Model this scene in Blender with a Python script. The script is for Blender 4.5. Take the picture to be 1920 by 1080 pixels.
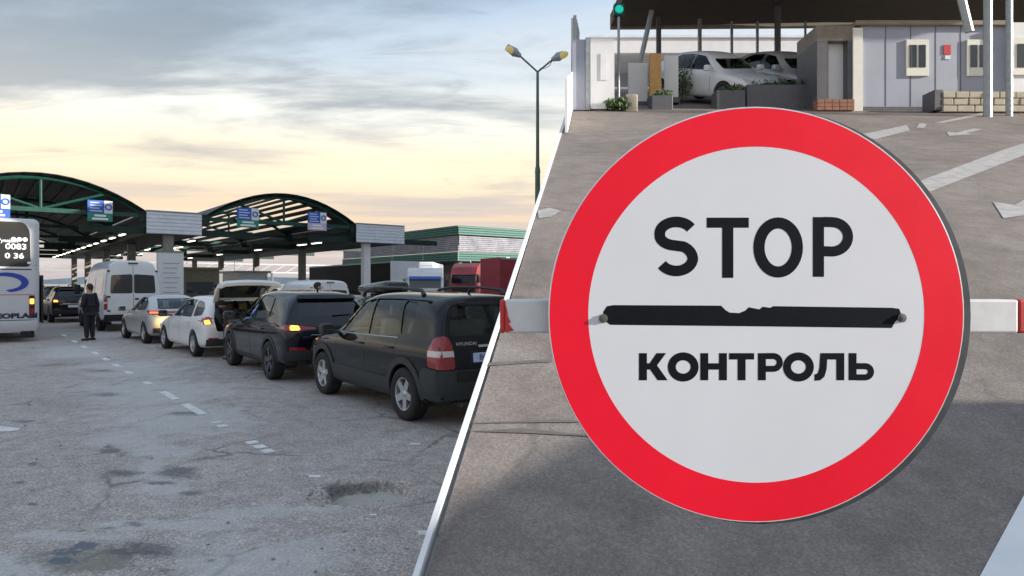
import bpy, bmesh, math, random
from mathutils import Vector, Matrix, noise
from mathutils.bvhtree import BVHTree
random.seed(7)
for _o in list(bpy.data.objects): bpy.data.objects.remove(_o)
SC = bpy.context.scene
C = SC.collection
R = math.radians

# ------------------------------------------------------------------ camera
F, HY, HC = 1250.0, 532.0, 1.78          # focal length in px of a 1920 wide frame, horizon row, eye height
cam_d = bpy.data.cameras.new('camera'); cam = bpy.data.objects.new('camera', cam_d); C.objects.link(cam)
cam_d.sensor_width = 36.0; cam_d.lens = 36.0 * F / 1920.0
cam_d.shift_y = -(540 - HY) / 1920.0
cam.location = (0, 0, HC); cam.rotation_euler = (R(90), 0, 0)
cam_d.clip_start = 0.05; cam_d.clip_end = 6000
SC.camera = cam

# ------------------------------------------------------------------ sun and sky
SUN_A, SUN_E = 78.0, 15.5                 # light comes from the right, a little from behind, low
sd = bpy.data.lights.new('sun', 'SUN'); sd.energy = 5.0; sd.angle = R(0.45); sd.color = (1.0, 0.93, 0.84)
sun = bpy.data.objects.new('sun', sd); C.objects.link(sun)
SDIR = Vector((math.sin(R(SUN_A)) * math.cos(R(SUN_E)), -math.cos(R(SUN_A)) * math.cos(R(SUN_E)), math.sin(R(SUN_E))))
sun.rotation_euler = SDIR.to_track_quat('Z', 'Y').to_euler()
sun.location = (30, -12, 25)

wd = bpy.data.worlds.new('World'); SC.world = wd; wd.use_nodes = True
nt = wd.node_tree; nt.nodes.clear()
def wn(t, **k):
    n = nt.nodes.new(t)
    for a, b in k.items(): setattr(n, a, b)
    return n
def wl(a, b): nt.links.new(a, b)
def wmath(op, a, b=None, clamp=False):
    n = wn('ShaderNodeMath', operation=op); n.use_clamp = clamp
    for i, v in enumerate((a, b)):
        if v is None: continue
        if isinstance(v, (int, float)): n.inputs[i].default_value = v
        else: wl(v, n.inputs[i])
    return n.outputs[0]
def wramp(fac, stops, interp='LINEAR'):
    n = wn('ShaderNodeValToRGB'); cr = n.color_ramp; cr.interpolation = interp
    while len(cr.elements) > 1: cr.elements.remove(cr.elements[-1])
    cr.elements[0].position = stops[0][0]; cr.elements[0].color = (*stops[0][1], 1)
    for p, c in stops[1:]:
        e = cr.elements.new(p); e.color = (*c, 1)
    wl(fac, n.inputs[0]); return n.outputs[0]
def wmix(fac, a, b, blend='MIX'):
    n = wn('ShaderNodeMix', data_type='RGBA', blend_type=blend)
    for i, v in ((0, fac), (6, a), (7, b)):
        if isinstance(v, (int, float)): n.inputs[i].default_value = v
        elif isinstance(v, tuple): n.inputs[i].default_value = (*v, 1)
        else: wl(v, n.inputs[i])
    return n.outputs[2]
tc = wn('ShaderNodeTexCoord'); sep = wn('ShaderNodeSeparateXYZ'); wl(tc.outputs['Generated'], sep.inputs[0])
zc = wmath('MAXIMUM', sep.outputs[2], 0.0)
sky = wn('ShaderNodeTexSky', sky_type='NISHITA'); sky.sun_disc = False
sky.sun_elevation = R(SUN_E); sky.sun_rotation = R(180 - SUN_A) ; sky.air_density = 1.2; sky.dust_density = 2.0
nish = wmix(1.0, sky.outputs[0], (0.11, 0.11, 0.11), 'MULTIPLY')
# a flat cloud deck seen in perspective: direction over height, stretched into streaks
den = wmath('ADD', zc, 0.10)
px = wmath('DIVIDE', sep.outputs[0], den); py = wmath('DIVIDE', sep.outputs[1], den)
cmb = wn('ShaderNodeCombineXYZ'); wl(px, cmb.inputs[0]); wl(py, cmb.inputs[1])
mp = wn('ShaderNodeMapping'); wl(cmb.outputs[0], mp.inputs[0])
mp.inputs['Rotation'].default_value = (0, 0, R(24)); mp.inputs['Scale'].default_value = (0.42, 1.15, 1); mp.inputs['Location'].default_value = (3.1, 1.7, 0)
def wnoise(scale, detail, rough, dist, vec):
    n = wn('ShaderNodeTexNoise'); n.inputs['Scale'].default_value = scale; n.inputs['Detail'].default_value = detail
    n.inputs['Roughness'].default_value = rough; n.inputs['Distortion'].default_value = dist; wl(vec, n.inputs['Vector']); return n.outputs[0]
n1 = wnoise(0.9, 9, 0.56, 0.7, mp.outputs[0])
n2 = wnoise(3.1, 8, 0.62, 1.1, mp.outputs[0])
veil = wramp(zc, [(0.0, (0.52, 0.46, 0.47)), (0.055, (0.62, 0.53, 0.50)), (0.10, (0.86, 0.65, 0.46)), (0.17, (1.0, 0.87, 0.62)),
                  (0.24, (0.92, 0.91, 0.83)), (0.32, (0.57, 0.66, 0.75)), (0.42, (0.46, 0.58, 0.74)), (1.0, (0.44, 0.56, 0.74))], 'EASE')
c0 = wmix(0.88, nish, veil)
dark = wramp(n1, [(0.45, (0, 0, 0)), (0.64, (1, 1, 1))], 'EASE')
dcol = wramp(zc, [(0.0, (0.52, 0.47, 0.48)), (0.12, (0.55, 0.50, 0.47)), (0.25, (0.32, 0.36, 0.40)), (0.38, (0.20, 0.26, 0.33)), (1.0, (0.24, 0.31, 0.39))])
c1 = wmix(wmath('MULTIPLY', dark, 0.85), c0, dcol)
wisp = wramp(n2, [(0.50, (0, 0, 0)), (0.78, (1, 1, 1))], 'EASE')
c2 = wmix(wmath('MULTIPLY', wisp, 0.55), c1, dcol)
lite = wramp(n1, [(0.30, (1, 1, 1)), (0.46, (0, 0, 0))], 'EASE')
c3 = wmix(wmath('MULTIPLY', lite, 0.35), c2, wmix(0.6, c0, (0.95, 0.92, 0.84)))
bg = wn('ShaderNodeBackground'); wl(c3, bg.inputs[0]); bg.inputs[1].default_value = 0.84
wo = wn('ShaderNodeOutputWorld'); wl(bg.outputs[0], wo.inputs[0])

SC.view_settings.view_transform = 'Standard'; SC.view_settings.look = 'None'
SC.view_settings.exposure = 0.6; SC.view_settings.gamma = 1.0; SC.view_settings.use_curve_mapping = False
SC.render.engine = 'CYCLES'; SC.render.resolution_x = 1024; SC.render.resolution_y = 576

# ------------------------------------------------------------------ frames of reference
TH = math.atan2(1010.0, F)                                  # the queue runs 39 degrees left of the view
Uv = Vector((-math.sin(TH), math.cos(TH))); Vv = Vector((math.cos(TH), math.sin(TH)))
def W(u, v, z=0.0): p = Uv * u + Vv * v; return Vector((p.x, p.y, z))
ROTU = math.atan2(Uv.y, Uv.x)                               # local +X = up the queue, local +Y = left
RS = (HY - 105.0) / F                                       # slope of the ramp on the right
RZ0 = HC - 1.4                                              # ramp height under the camera
def rz(y): return RZ0 + RS * y
def edge_x(y): return -0.4536 + 0.1088 * y                  # straight left edge of the ramp
def on_ramp(px, py, dz=0.0):
    D = 1.4 / ((py - HY) / F + RS)
    return Vector(((px - 960) / F * D, D, rz(D) + dz))
def on_ground(px, py, dz=0.0):
    D = F * HC / (py - HY); return Vector(((px - 960) / F * D, D, dz))
def at(px, py, D): return Vector(((px - 960) / F * D, D, HC - (py - HY) / F * D))

# ------------------------------------------------------------------ materials
MATS = {}
def mat(name, col, rough=0.6, metal=0.0, var=0.0, scale=8.0, bump=0.0, bscale=40.0, coat=0.0, col2=None, emis=None, spec=0.5):
    if name in MATS: return MATS[name]
    m = bpy.data.materials.new(name); m.use_nodes = True; t = m.node_tree; b = t.nodes['Principled BSDF']
    b.inputs['Base Color'].default_value = (*col, 1); b.inputs['Roughness'].default_value = rough; b.inputs['Metallic'].default_value = metal
    b.inputs['Specular IOR Level'].default_value = spec
    if coat: b.inputs['Coat Weight'].default_value = coat; b.inputs['Coat Roughness'].default_value = 0.06
    if emis: b.inputs['Emission Color'].default_value = (*emis[0], 1); b.inputs['Emission Strength'].default_value = emis[1]
    if var or bump or col2:
        co = t.nodes.new('ShaderNodeTexCoord')
    if var or col2:
        n = t.nodes.new('ShaderNodeTexNoise'); n.inputs['Scale'].default_value = scale; n.inputs['Detail'].default_value = 7; n.inputs['Roughness'].default_value = 0.62
        t.links.new(co.outputs['Object'], n.inputs['Vector'])
        r = t.nodes.new('ShaderNodeValToRGB'); r.color_ramp.elements[0].position = 0.32; r.color_ramp.elements[1].position = 0.68
        c2 = col2 if col2 else tuple(c * (1 + var) for c in col)
        c1 = tuple(c * (1 - var) for c in col) if not col2 else col
        r.color_ramp.elements[0].color = (*c1, 1); r.color_ramp.elements[1].color = (*c2, 1)
        t.links.new(n.outputs[0], r.inputs[0]); t.links.new(r.outputs[0], b.inputs['Base Color'])
        mr = t.nodes.new('ShaderNodeMapRange'); mr.inputs[3].default_value = max(0.03, rough * 0.82); mr.inputs[4].default_value = min(1, rough * 1.2)
        t.links.new(n.outputs[0], mr.inputs[0]); t.links.new(mr.outputs[0], b.inputs['Roughness'])
    if bump:
        n2 = t.nodes.new('ShaderNodeTexNoise'); n2.inputs['Scale'].default_value = bscale; n2.inputs['Detail'].default_value = 5
        t.links.new(co.outputs['Object'], n2.inputs['Vector'])
        bp = t.nodes.new('ShaderNodeBump'); bp.inputs['Strength'].default_value = bump; bp.inputs['Distance'].default_value = 0.01
        t.links.new(n2.outputs[0], bp.inputs['Height']); t.links.new(bp.outputs[0], b.inputs['Normal'])
    MATS[name] = m; return m
def glassmat(name, tint, refl=1.5):
    m = bpy.data.materials.new(name); m.use_nodes = True; t = m.node_tree; t.nodes.clear()
    tr = t.nodes.new('ShaderNodeBsdfTransparent'); tr.inputs[0].default_value = (*tint, 1)
    gl = t.nodes.new('ShaderNodeBsdfGlossy'); gl.inputs['Roughness'].default_value = 0.03; gl.inputs[0].default_value = (0.95, 0.97, 1, 1)
    fr = t.nodes.new('ShaderNodeFresnel'); fr.inputs[0].default_value = refl
    mx = t.nodes.new('ShaderNodeMixShader'); o = t.nodes.new('ShaderNodeOutputMaterial')
    t.links.new(fr.outputs[0], mx.inputs[0]); t.links.new(tr.outputs[0], mx.inputs[1]); t.links.new(gl.outputs[0], mx.inputs[2]); t.links.new(mx.outputs[0], o.inputs[0])
    MATS[name] = m; return m
M = lambda n: MATS[n]
mat('paint_black', (0.004, 0.006, 0.007), 0.5, 0.0, coat=0.85, var=0.12, scale=3, spec=0.02)
mat('paint_navy', (0.004, 0.006, 0.012), 0.5, 0.0, coat=0.95, var=0.12, scale=3, spec=0.02)
mat('paint_white', (0.78, 0.79, 0.80), 0.3, coat=0.6, var=0.04, scale=3)
mat('paint_silver', (0.50, 0.50, 0.50), 0.32, 0.25, coat=0.7, var=0.05, scale=3)
mat('paint_grey', (0.10, 0.105, 0.11), 0.3, 0.2, coat=0.8, var=0.1, scale=3)
mat('paint_red', (0.24, 0.02, 0.028), 0.35, coat=0.4, var=0.15, scale=2)
mat('cladding', (0.048, 0.054, 0.058), 0.55, var=0.12, scale=9, bump=0.15, bscale=260, spec=0.25)
mat('trim_black', (0.012, 0.012, 0.013), 0.45)
mat('rubber', (0.018, 0.018, 0.019), 0.82, var=0.25, scale=20, bump=0.3, bscale=120)
mat('alloy', (0.62, 0.63, 0.65), 0.3, 0.85, var=0.08, scale=14)
mat('alloy_dark', (0.10, 0.105, 0.115), 0.32, 0.7, var=0.1, scale=14)
mat('brake_dark', (0.03, 0.03, 0.032), 0.6, 0.4)
mat('chrome', (0.75, 0.76, 0.78), 0.18, 1.0)
mat('lens_red', (0.30, 0.006, 0.012), 0.15, coat=1.0, var=0.5, scale=60)
mat('lens_clear', (0.66, 0.60, 0.62), 0.12, coat=1.0)
mat('lens_lit_red', (0.7, 0.05, 0.02), 0.2, emis=((1.0, 0.10, 0.02), 2.6))
mat('lens_lit_amber', (0.9, 0.35, 0.05), 0.2, emis=((1.0, 0.30, 0.04), 3.2))
mat('head_lit', (0.95, 0.9, 0.7), 0.2, emis=((1.0, 0.82, 0.45), 8.0))
mat('seat_fabric', (0.06, 0.062, 0.066), 0.9, var=0.15, scale=30)
mat('seat_grey', (0.30, 0.31, 0.31), 0.9, var=0.15, scale=30)
mat('plate_blue', (0.52, 0.62, 0.86), 0.4)
mat('plate_white', (0.75, 0.76, 0.78), 0.4)
mat('plate_ink', (0.02, 0.025, 0.05), 0.5)
mat('white_ink', (0.82, 0.84, 0.86), 0.4)
mat('steel_green', (0.009, 0.065, 0.048), 0.45, 0.2, var=0.2, scale=4, bump=0.1)
mat('steel_green_dark', (0.006, 0.028, 0.023), 0.5, 0.2, var=0.2, scale=4)
mat('roof_sheet', (0.010, 0.018, 0.017), 0.55, 0.1, var=0.25, scale=2)
m_ = mat('roof_clear', (0.62, 0.66, 0.66), 0.4); m_.node_tree.nodes['Principled BSDF'].inputs['Transmission Weight'].default_value = 0.6
mat('sheet_white', (0.70, 0.74, 0.80), 0.45, 0.1, var=0.07, scale=2.5)
mat('concrete', (0.27, 0.265, 0.25), 0.85, var=0.2, scale=5, bump=0.3, bscale=35)
mat('paint_bus', (0.60, 0.62, 0.66), 0.35, coat=0.5, var=0.04, scale=3)
mat('concrete_pale', (0.60, 0.60, 0.59), 0.85, var=0.12, scale=3, bump=0.3, bscale=35)
mat('concrete_olive', (0.23, 0.225, 0.18), 0.85, var=0.16, scale=5, bump=0.2)
mat('notice_white', (0.70, 0.72, 0.74), 0.6, var=0.06, scale=6)
mat('galv', (0.34, 0.37, 0.38), 0.45, 0.6, var=0.15, scale=10)
mat('pole_green', (0.10, 0.15, 0.12), 0.5, 0.3, var=0.2, scale=6)
mat('sign_blue', (0.03, 0.11, 0.46), 0.5, var=0.08, scale=10)
mat('sign_white', (0.74, 0.76, 0.79), 0.5, var=0.05, scale=6)
mat('sign_green', (0.02, 0.24, 0.17), 0.5, var=0.08, scale=10)
mat('sign_pink', (0.55, 0.45, 0.62), 0.5, var=0.08, scale=10)
mat('tube_lit', (1, 1, 0.9), 0.4, emis=((1.0, 0.93, 0.74), 3.5))
mat('lamp_yellow', (0.50, 0.42, 0.12), 0.2, emis=((1.0, 0.75, 0.2), 0.12), coat=1.0)
mat('hall_sheet', (0.27, 0.27, 0.30), 0.55, 0.1, col2=(0.17, 0.175, 0.21), scale=1.2)
mat('hall_green', (0.02, 0.11, 0.085), 0.5, 0.1, var=0.2, scale=2)
mat('tarp_black', (0.006, 0.008, 0.011), 0.6, var=0.3, scale=2, bump=0.2, bscale=3, spec=0.15)
mat('tarp_red', (0.30, 0.03, 0.045), 0.5, var=0.14, scale=2, bump=0.2, bscale=3)
mat('skin', (0.45, 0.27, 0.20), 0.6)
mat('suit', (0.012, 0.014, 0.022), 0.8, var=0.25, scale=20)
mat('jacket_grey', (0.08, 0.085, 0.09), 0.8, var=0.2, scale=20)
mat('jacket_maroon', (0.16, 0.03, 0.035), 0.8, var=0.2, scale=20)
mat('hair', (0.03, 0.025, 0.022), 0.8)
mat('leather', (0.012, 0.011, 0.01), 0.35)
mat('sign_face', (0.66, 0.675, 0.72), 0.5, var=0.025, scale=5)
mat('sign_red', (0.85, 0.007, 0.030), 0.4, var=0.08, scale=3, spec=0.25)
mat('sign_ink', (0.007, 0.009, 0.013), 0.6, var=0.15, scale=30, spec=0.08)
mat('sign_rim', (0.045, 0.055, 0.065), 0.5, 0.2, var=0.3, scale=20)
mat('boom_white', (0.72, 0.73, 0.74), 0.5, col2=(0.60, 0.60, 0.59), scale=26)
mat('boom_red', (0.55, 0.03, 0.03), 0.5, var=0.15, scale=12)
mat('bolt', (0.16, 0.155, 0.15), 0.45, 0.9)
mat('paint_line', (0.46, 0.45, 0.43), 0.8, col2=(0.30, 0.285, 0.275), scale=9)
mat('paint_line_worn', (0.88, 0.87, 0.84), 0.75, col2=(0.60, 0.58, 0.56), scale=9)
mat('line_white', (0.80, 0.80, 0.80), 0.6, var=0.05, scale=6)
mat('panel_lilac', (0.36, 0.38, 0.46), 0.5, var=0.05, scale=2)
mat('panel_white', (0.74, 0.74, 0.75), 0.5, var=0.05, scale=2)
mat('frame_dark', (0.10, 0.10, 0.11), 0.5, var=0.15, scale=5)
mat('frame_tan', (0.22, 0.19, 0.15), 0.6, var=0.2, scale=5)
mat('soffit_brown', (0.055, 0.045, 0.030), 0.8, var=0.2, scale=3)
mat('fascia_tan', (0.26, 0.22, 0.16), 0.7, var=0.15, scale=3)
mat('upvc_cream', (0.78, 0.76, 0.68), 0.4, var=0.03)
mat('sandstone', (0.48, 0.43, 0.33), 0.85, var=0.15, scale=5, bump=0.3, bscale=20)
mat('brick_red', (0.30, 0.14, 0.09), 0.85, var=0.25, scale=8)
mat('orange_wood', (0.55, 0.31, 0.11), 0.6, var=0.12, scale=6)
mat('signal_green', (0.0, 0.25, 0.2), 0.4, emis=((0.0, 0.55, 0.42), 0.5))
mat('leaf', (0.055, 0.10, 0.03), 0.7, var=0.4, scale=6)
mat('leaf_pale', (0.10, 0.15, 0.05), 0.7, var=0.35, scale=6)
mat('bark', (0.07, 0.055, 0.04), 0.9, var=0.3, scale=12)
mat('hill', (0.10, 0.14, 0.17), 0.95, var=0.2, scale=0.02)
mat('blue_ink', (0.02, 0.05, 0.42), 0.4)
mat('dark_glass', (0.012, 0.015, 0.018), 0.06, coat=1.0)
mat('red_ink', (0.55, 0.02, 0.03), 0.5)
glassmat('glass_clear', (0.86, 0.94, 0.94), 1.42)
glassmat('glass_tint', (0.28, 0.32, 0.33), 1.55)
glassmat('glass_privacy', (0.10, 0.12, 0.13), 1.6)

# ------------------------------------------------------------------ building helpers
MW = {}
def link(o, parent=None):
    C.objects.link(o)
    if parent is not None: o.parent = parent
    return o
def tag(o, label=None, cat=None, group=None, kind=None):
    if label: o['label'] = label
    if cat: o['category'] = cat
    if group: o['group'] = group
    if kind: o['kind'] = kind
    return o
def thing(name, label, cat, loc=(0, 0, 0), rotz=0.0, group=None, rot=None):
    o = bpy.data.objects.new(name, None); C.objects.link(o); o.empty_display_size = 0.2
    o.location = loc; o.rotation_euler = rot if rot else (0, 0, rotz)
    MW[o.name] = Matrix.Translation(Vector(loc)) @ o.rotation_euler.to_matrix().to_4x4()
    tag(o, label, cat, group); return o
def root_matrix(o):
    m = Matrix.Identity(4)
    while o is not None:
        if o.name in MW: m = MW[o.name] @ m
        o = o.parent
    return m
def obj(name, bm, m, parent=None, world=False, smooth=False, free=True):
    me = bpy.data.meshes.new(name)
    if world and parent is not None: bm.transform(root_matrix(parent).inverted())
    bmesh.ops.recalc_face_normals(bm, faces=bm.faces)
    bm.to_mesh(me)
    if free: bm.free()
    if smooth is True: me.shade_smooth()
    elif smooth: me.shade_smooth(); me.set_sharp_from_angle(angle=R(smooth))
    for mm in (m if isinstance(m, (list, tuple)) else [m]): me.materials.append(MATS[mm] if isinstance(mm, str) else mm)
    o = bpy.data.objects.new(name, me)
    return link(o, parent)
def inst(name, me, parent, loc=(0, 0, 0), rot=(0, 0, 0), scale=(1, 1, 1)):
    o = bpy.data.objects.new(name, me); link(o, parent); o.location = loc; o.rotation_euler = rot; o.scale = scale; return o
def copy_tree(o, parent=None, paint=None):
    c = o.copy(); C.objects.link(c); c.parent = parent
    for ch in list(o.children): copy_tree(ch, c)
    return c
def new(): return bmesh.new()
def box(bm, lo, hi, mtx=None, bev=0.0, seg=2):
    lo = Vector(lo); hi = Vector(hi); c = (lo + hi) / 2; s = hi - lo
    r = bmesh.ops.create_cube(bm, size=1.0, matrix=Matrix.Translation(c) @ Matrix.Diagonal((s.x, s.y, s.z, 1)))
    vs = r['verts']
    if bev:
        es = list({e for v in vs for e in v.link_edges})
        rr = bmesh.ops.bevel(bm, geom=es, offset=bev, segments=seg, profile=0.5, affect='EDGES')
        vs = list({v for f in rr['faces'] for v in f.verts} | {v for v in vs if v.is_valid})
    if mtx is not None: bmesh.ops.transform(bm, matrix=mtx, verts=[v for v in vs if v.is_valid])
    return bm
def quad(bm, pts):
    return bm.faces.new([bm.verts.new(p) for p in pts])
def tube(bm, pts, rad, n=8, caps=True):
    pts = [Vector(p) for p in pts]; rings = []
    for i, p in enumerate(pts):
        d = (pts[min(i + 1, len(pts) - 1)] - pts[max(i - 1, 0)]).normalized()
        a = d.orthogonal().normalized() if abs(d.z) > 0.95 else d.cross(Vector((0, 0, 1))).normalized()
        b = d.cross(a).normalized(); r = rad[i] if isinstance(rad, (list, tuple)) else rad
        rings.append([bm.verts.new(p + (a * math.cos(t) + b * math.sin(t)) * r) for t in [2 * math.pi * k / n for k in range(n)]])
    for i in range(len(rings) - 1):
        for k in range(n): bm.faces.new([rings[i][k], rings[i][(k + 1) % n], rings[i + 1][(k + 1) % n], rings[i + 1][k]])
    if caps: bm.faces.new(rings[0]); bm.faces.new(rings[-1])
    return bm
def bar(bm, a, b, w, h):
    """rectangular bar from a to b"""
    a = Vector(a); b = Vector(b); d = (b - a).normalized()
    s = d.cross(Vector((0, 0, 1))); s = s.normalized() if s.length > 1e-4 else Vector((1, 0, 0)); t = s.cross(d).normalized()
    vs = []
    for p in (a, b):
        for i, j in ((-1, -1), (1, -1), (1, 1), (-1, 1)): vs.append(bm.verts.new(p + s * i * w / 2 + t * j * h / 2))
    for f in ((0, 1, 2, 3), (4, 5, 6, 7), (0, 1, 5, 4), (1, 2, 6, 5), (2, 3, 7, 6), (3, 0, 4, 7)): bm.faces.new([vs[i] for i in f])
    return bm
def lathe(bm, prof, n=24, axis='y', close=False):
    """prof: list of (radius, offset along axis)"""
    rings = []
    for r, o in prof:
        ring = []
        for k in range(n):
            a = 2 * math.pi * k / n
            p = (r * math.cos(a), o, r * math.sin(a)) if axis == 'y' else ((r * math.cos(a), r * math.sin(a), o) if axis == 'z' else (o, r * math.cos(a), r * math.sin(a)))
            ring.append(bm.verts.new(p))
        rings.append(ring)
    m = len(rings)
    for i in range(m if close else m - 1):
        for k in range(n): bm.faces.new([rings[i][k], rings[i][(k + 1) % n], rings[(i + 1) % m][(k + 1) % n], rings[(i + 1) % m][k]])
    if not close:
        if prof[0][0] > 1e-5: bm.faces.new(rings[0])
        if prof[-1][0] > 1e-5: bm.faces.new(rings[-1])
    return bm
def prism(bm, poly, fn, d0, d1):
    """poly 2D, fn(a,b,d)->3D"""
    A = [bm.verts.new(fn(a, b, d0)) for a, b in poly]; B = [bm.verts.new(fn(a, b, d1)) for a, b in poly]; n = len(poly)
    bm.faces.new(A); bm.faces.new(B[::-1])
    for i in range(n): bm.faces.new([A[i], A[(i + 1) % n], B[(i + 1) % n], B[i]])
    return bm
def rpoly(pts, r, n=4):
    """round the corners of a polygon"""
    out = []; m = len(pts); P = [Vector(p) for p in pts]
    for i in range(m):
        p = P[i]; a = (P[i - 1] - p); b = (P[(i + 1) % m] - p); k = min(r, a.length * 0.45, b.length * 0.45)
        a = p + a.normalized() * k; b = p + b.normalized() * k
        for t in [j / n for j in range(n + 1)]: q = a.lerp(p, t).lerp(p.lerp(b, t), t); out.append((q.x, q.y))
    return out
def text_bm(s, size, fn, depth=0.0, font_bold=0.0, squeeze=1.0):
    """lettering as a flat mesh; fn(x,y) maps the baseline plane to 3D"""
    cu = bpy.data.curves.new('lettering', 'FONT'); cu.body = s; cu.size = size; cu.align_x = 'CENTER'; cu.align_y = 'CENTER'; cu.offset = font_bold
    cu.resolution_u = 3
    o = bpy.data.objects.new('lettering_tmp', cu); C.objects.link(o)
    dg = bpy.context.evaluated_depsgraph_get(); me = bpy.data.meshes.new_from_object(o.evaluated_get(dg))
    bm = new(); bm.from_mesh(me); bpy.data.objects.remove(o); bpy.data.meshes.remove(me); bpy.data.curves.remove(cu)
    for v in bm.verts: v.co = fn(v.co.x * squeeze, v.co.y)
    return bm
def patch(bvh, poly, axis, sign, off=0.004, thick=0.012, grid=0.07, inv=None):
    """a piece of sheet with outline poly laid onto a body: follows its surface, with its own thickness"""
    bm = new()
    f = bm.faces.new([bm.verts.new((a, b, 0)) for a, b in poly])
    xs = [p[0] for p in poly]; ys = [p[1] for p in poly]
    for ax, lo, hi in ((0, min(xs), max(xs)), (1, min(ys), max(ys))):
        k = int((hi - lo) / grid)
        for i in range(1, k + 1):
            c = lo + (hi - lo) * i / (k + 1); pc = Vector((c, 0, 0)) if ax == 0 else Vector((0, c, 0)); pn = Vector((1, 0, 0)) if ax == 0 else Vector((0, 1, 0))
            bmesh.ops.bisect_plane(bm, geom=bm.verts[:] + bm.edges[:] + bm.faces[:], plane_co=pc, plane_no=pn, dist=1e-5)
    nrm = {}
    for v in bm.verts:
        a, b = v.co.x, v.co.y
        if axis == 'y': o, d = Vector((a, sign * 4, b)), Vector((0, -sign, 0))
        elif axis == 'x': o, d = Vector((sign * 20, a, b)), Vector((-sign, 0, 0))
        else: o, d = Vector((a, b, sign * 8)), Vector((0, 0, -sign))
        h, n, i, dist = bvh.ray_cast(o, d)
        if h is None:
            q = {'y': Vector((a, sign * 0.8, b)), 'x': Vector((sign * 2, a, b)), 'z': Vector((a, b, 1.5))}[axis]
            h, n, i, dist = bvh.find_nearest(q)
        if n.dot(d) > 0: n = -n
        v.co = h + n * off; nrm[v] = n
    be = [e for e in bm.edges if len(e.link_faces) == 1]
    if thick:
        src = {v: v.co.copy() for v in bm.verts}
        r = bmesh.ops.extrude_edge_only(bm, edges=be)
        for v in [g for g in r['geom'] if isinstance(g, bmesh.types.BMVert)]:
            best = min(nrm, key=lambda q: (q.co - v.co).length_squared) if len(nrm) < 4000 else None
            v.co = v.co - nrm[best] * thick
    return bm
def ribbed(bm, p0, p1, z0, z1, nrib, depth, nd):
    """sheet with horizontal ribs between plan points p0 and p1"""
    p0 = Vector((p0[0], p0[1], 0)); p1 = Vector((p1[0], p1[1], 0)); nd = Vector((nd[0], nd[1], 0)).normalized(); rows = []
    prof = []
    for i in range(nrib):
        a = z0 + (z1 - z0) * i / nrib; h = (z1 - z0) / nrib
        prof += [(a, 0), (a + h * 0.18, depth), (a + h * 0.72, depth), (a + h * 0.90, 0)]
    prof.append((z1, 0))
    for z, d in prof: rows.append([bm.verts.new(p + nd * d + Vector((0, 0, z))) for p in (p0, p1)])
    for i in range(len(rows) - 1): bm.faces.new([rows[i][0], rows[i][1], rows[i + 1][1], rows[i + 1][0]])
    return bm
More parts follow.
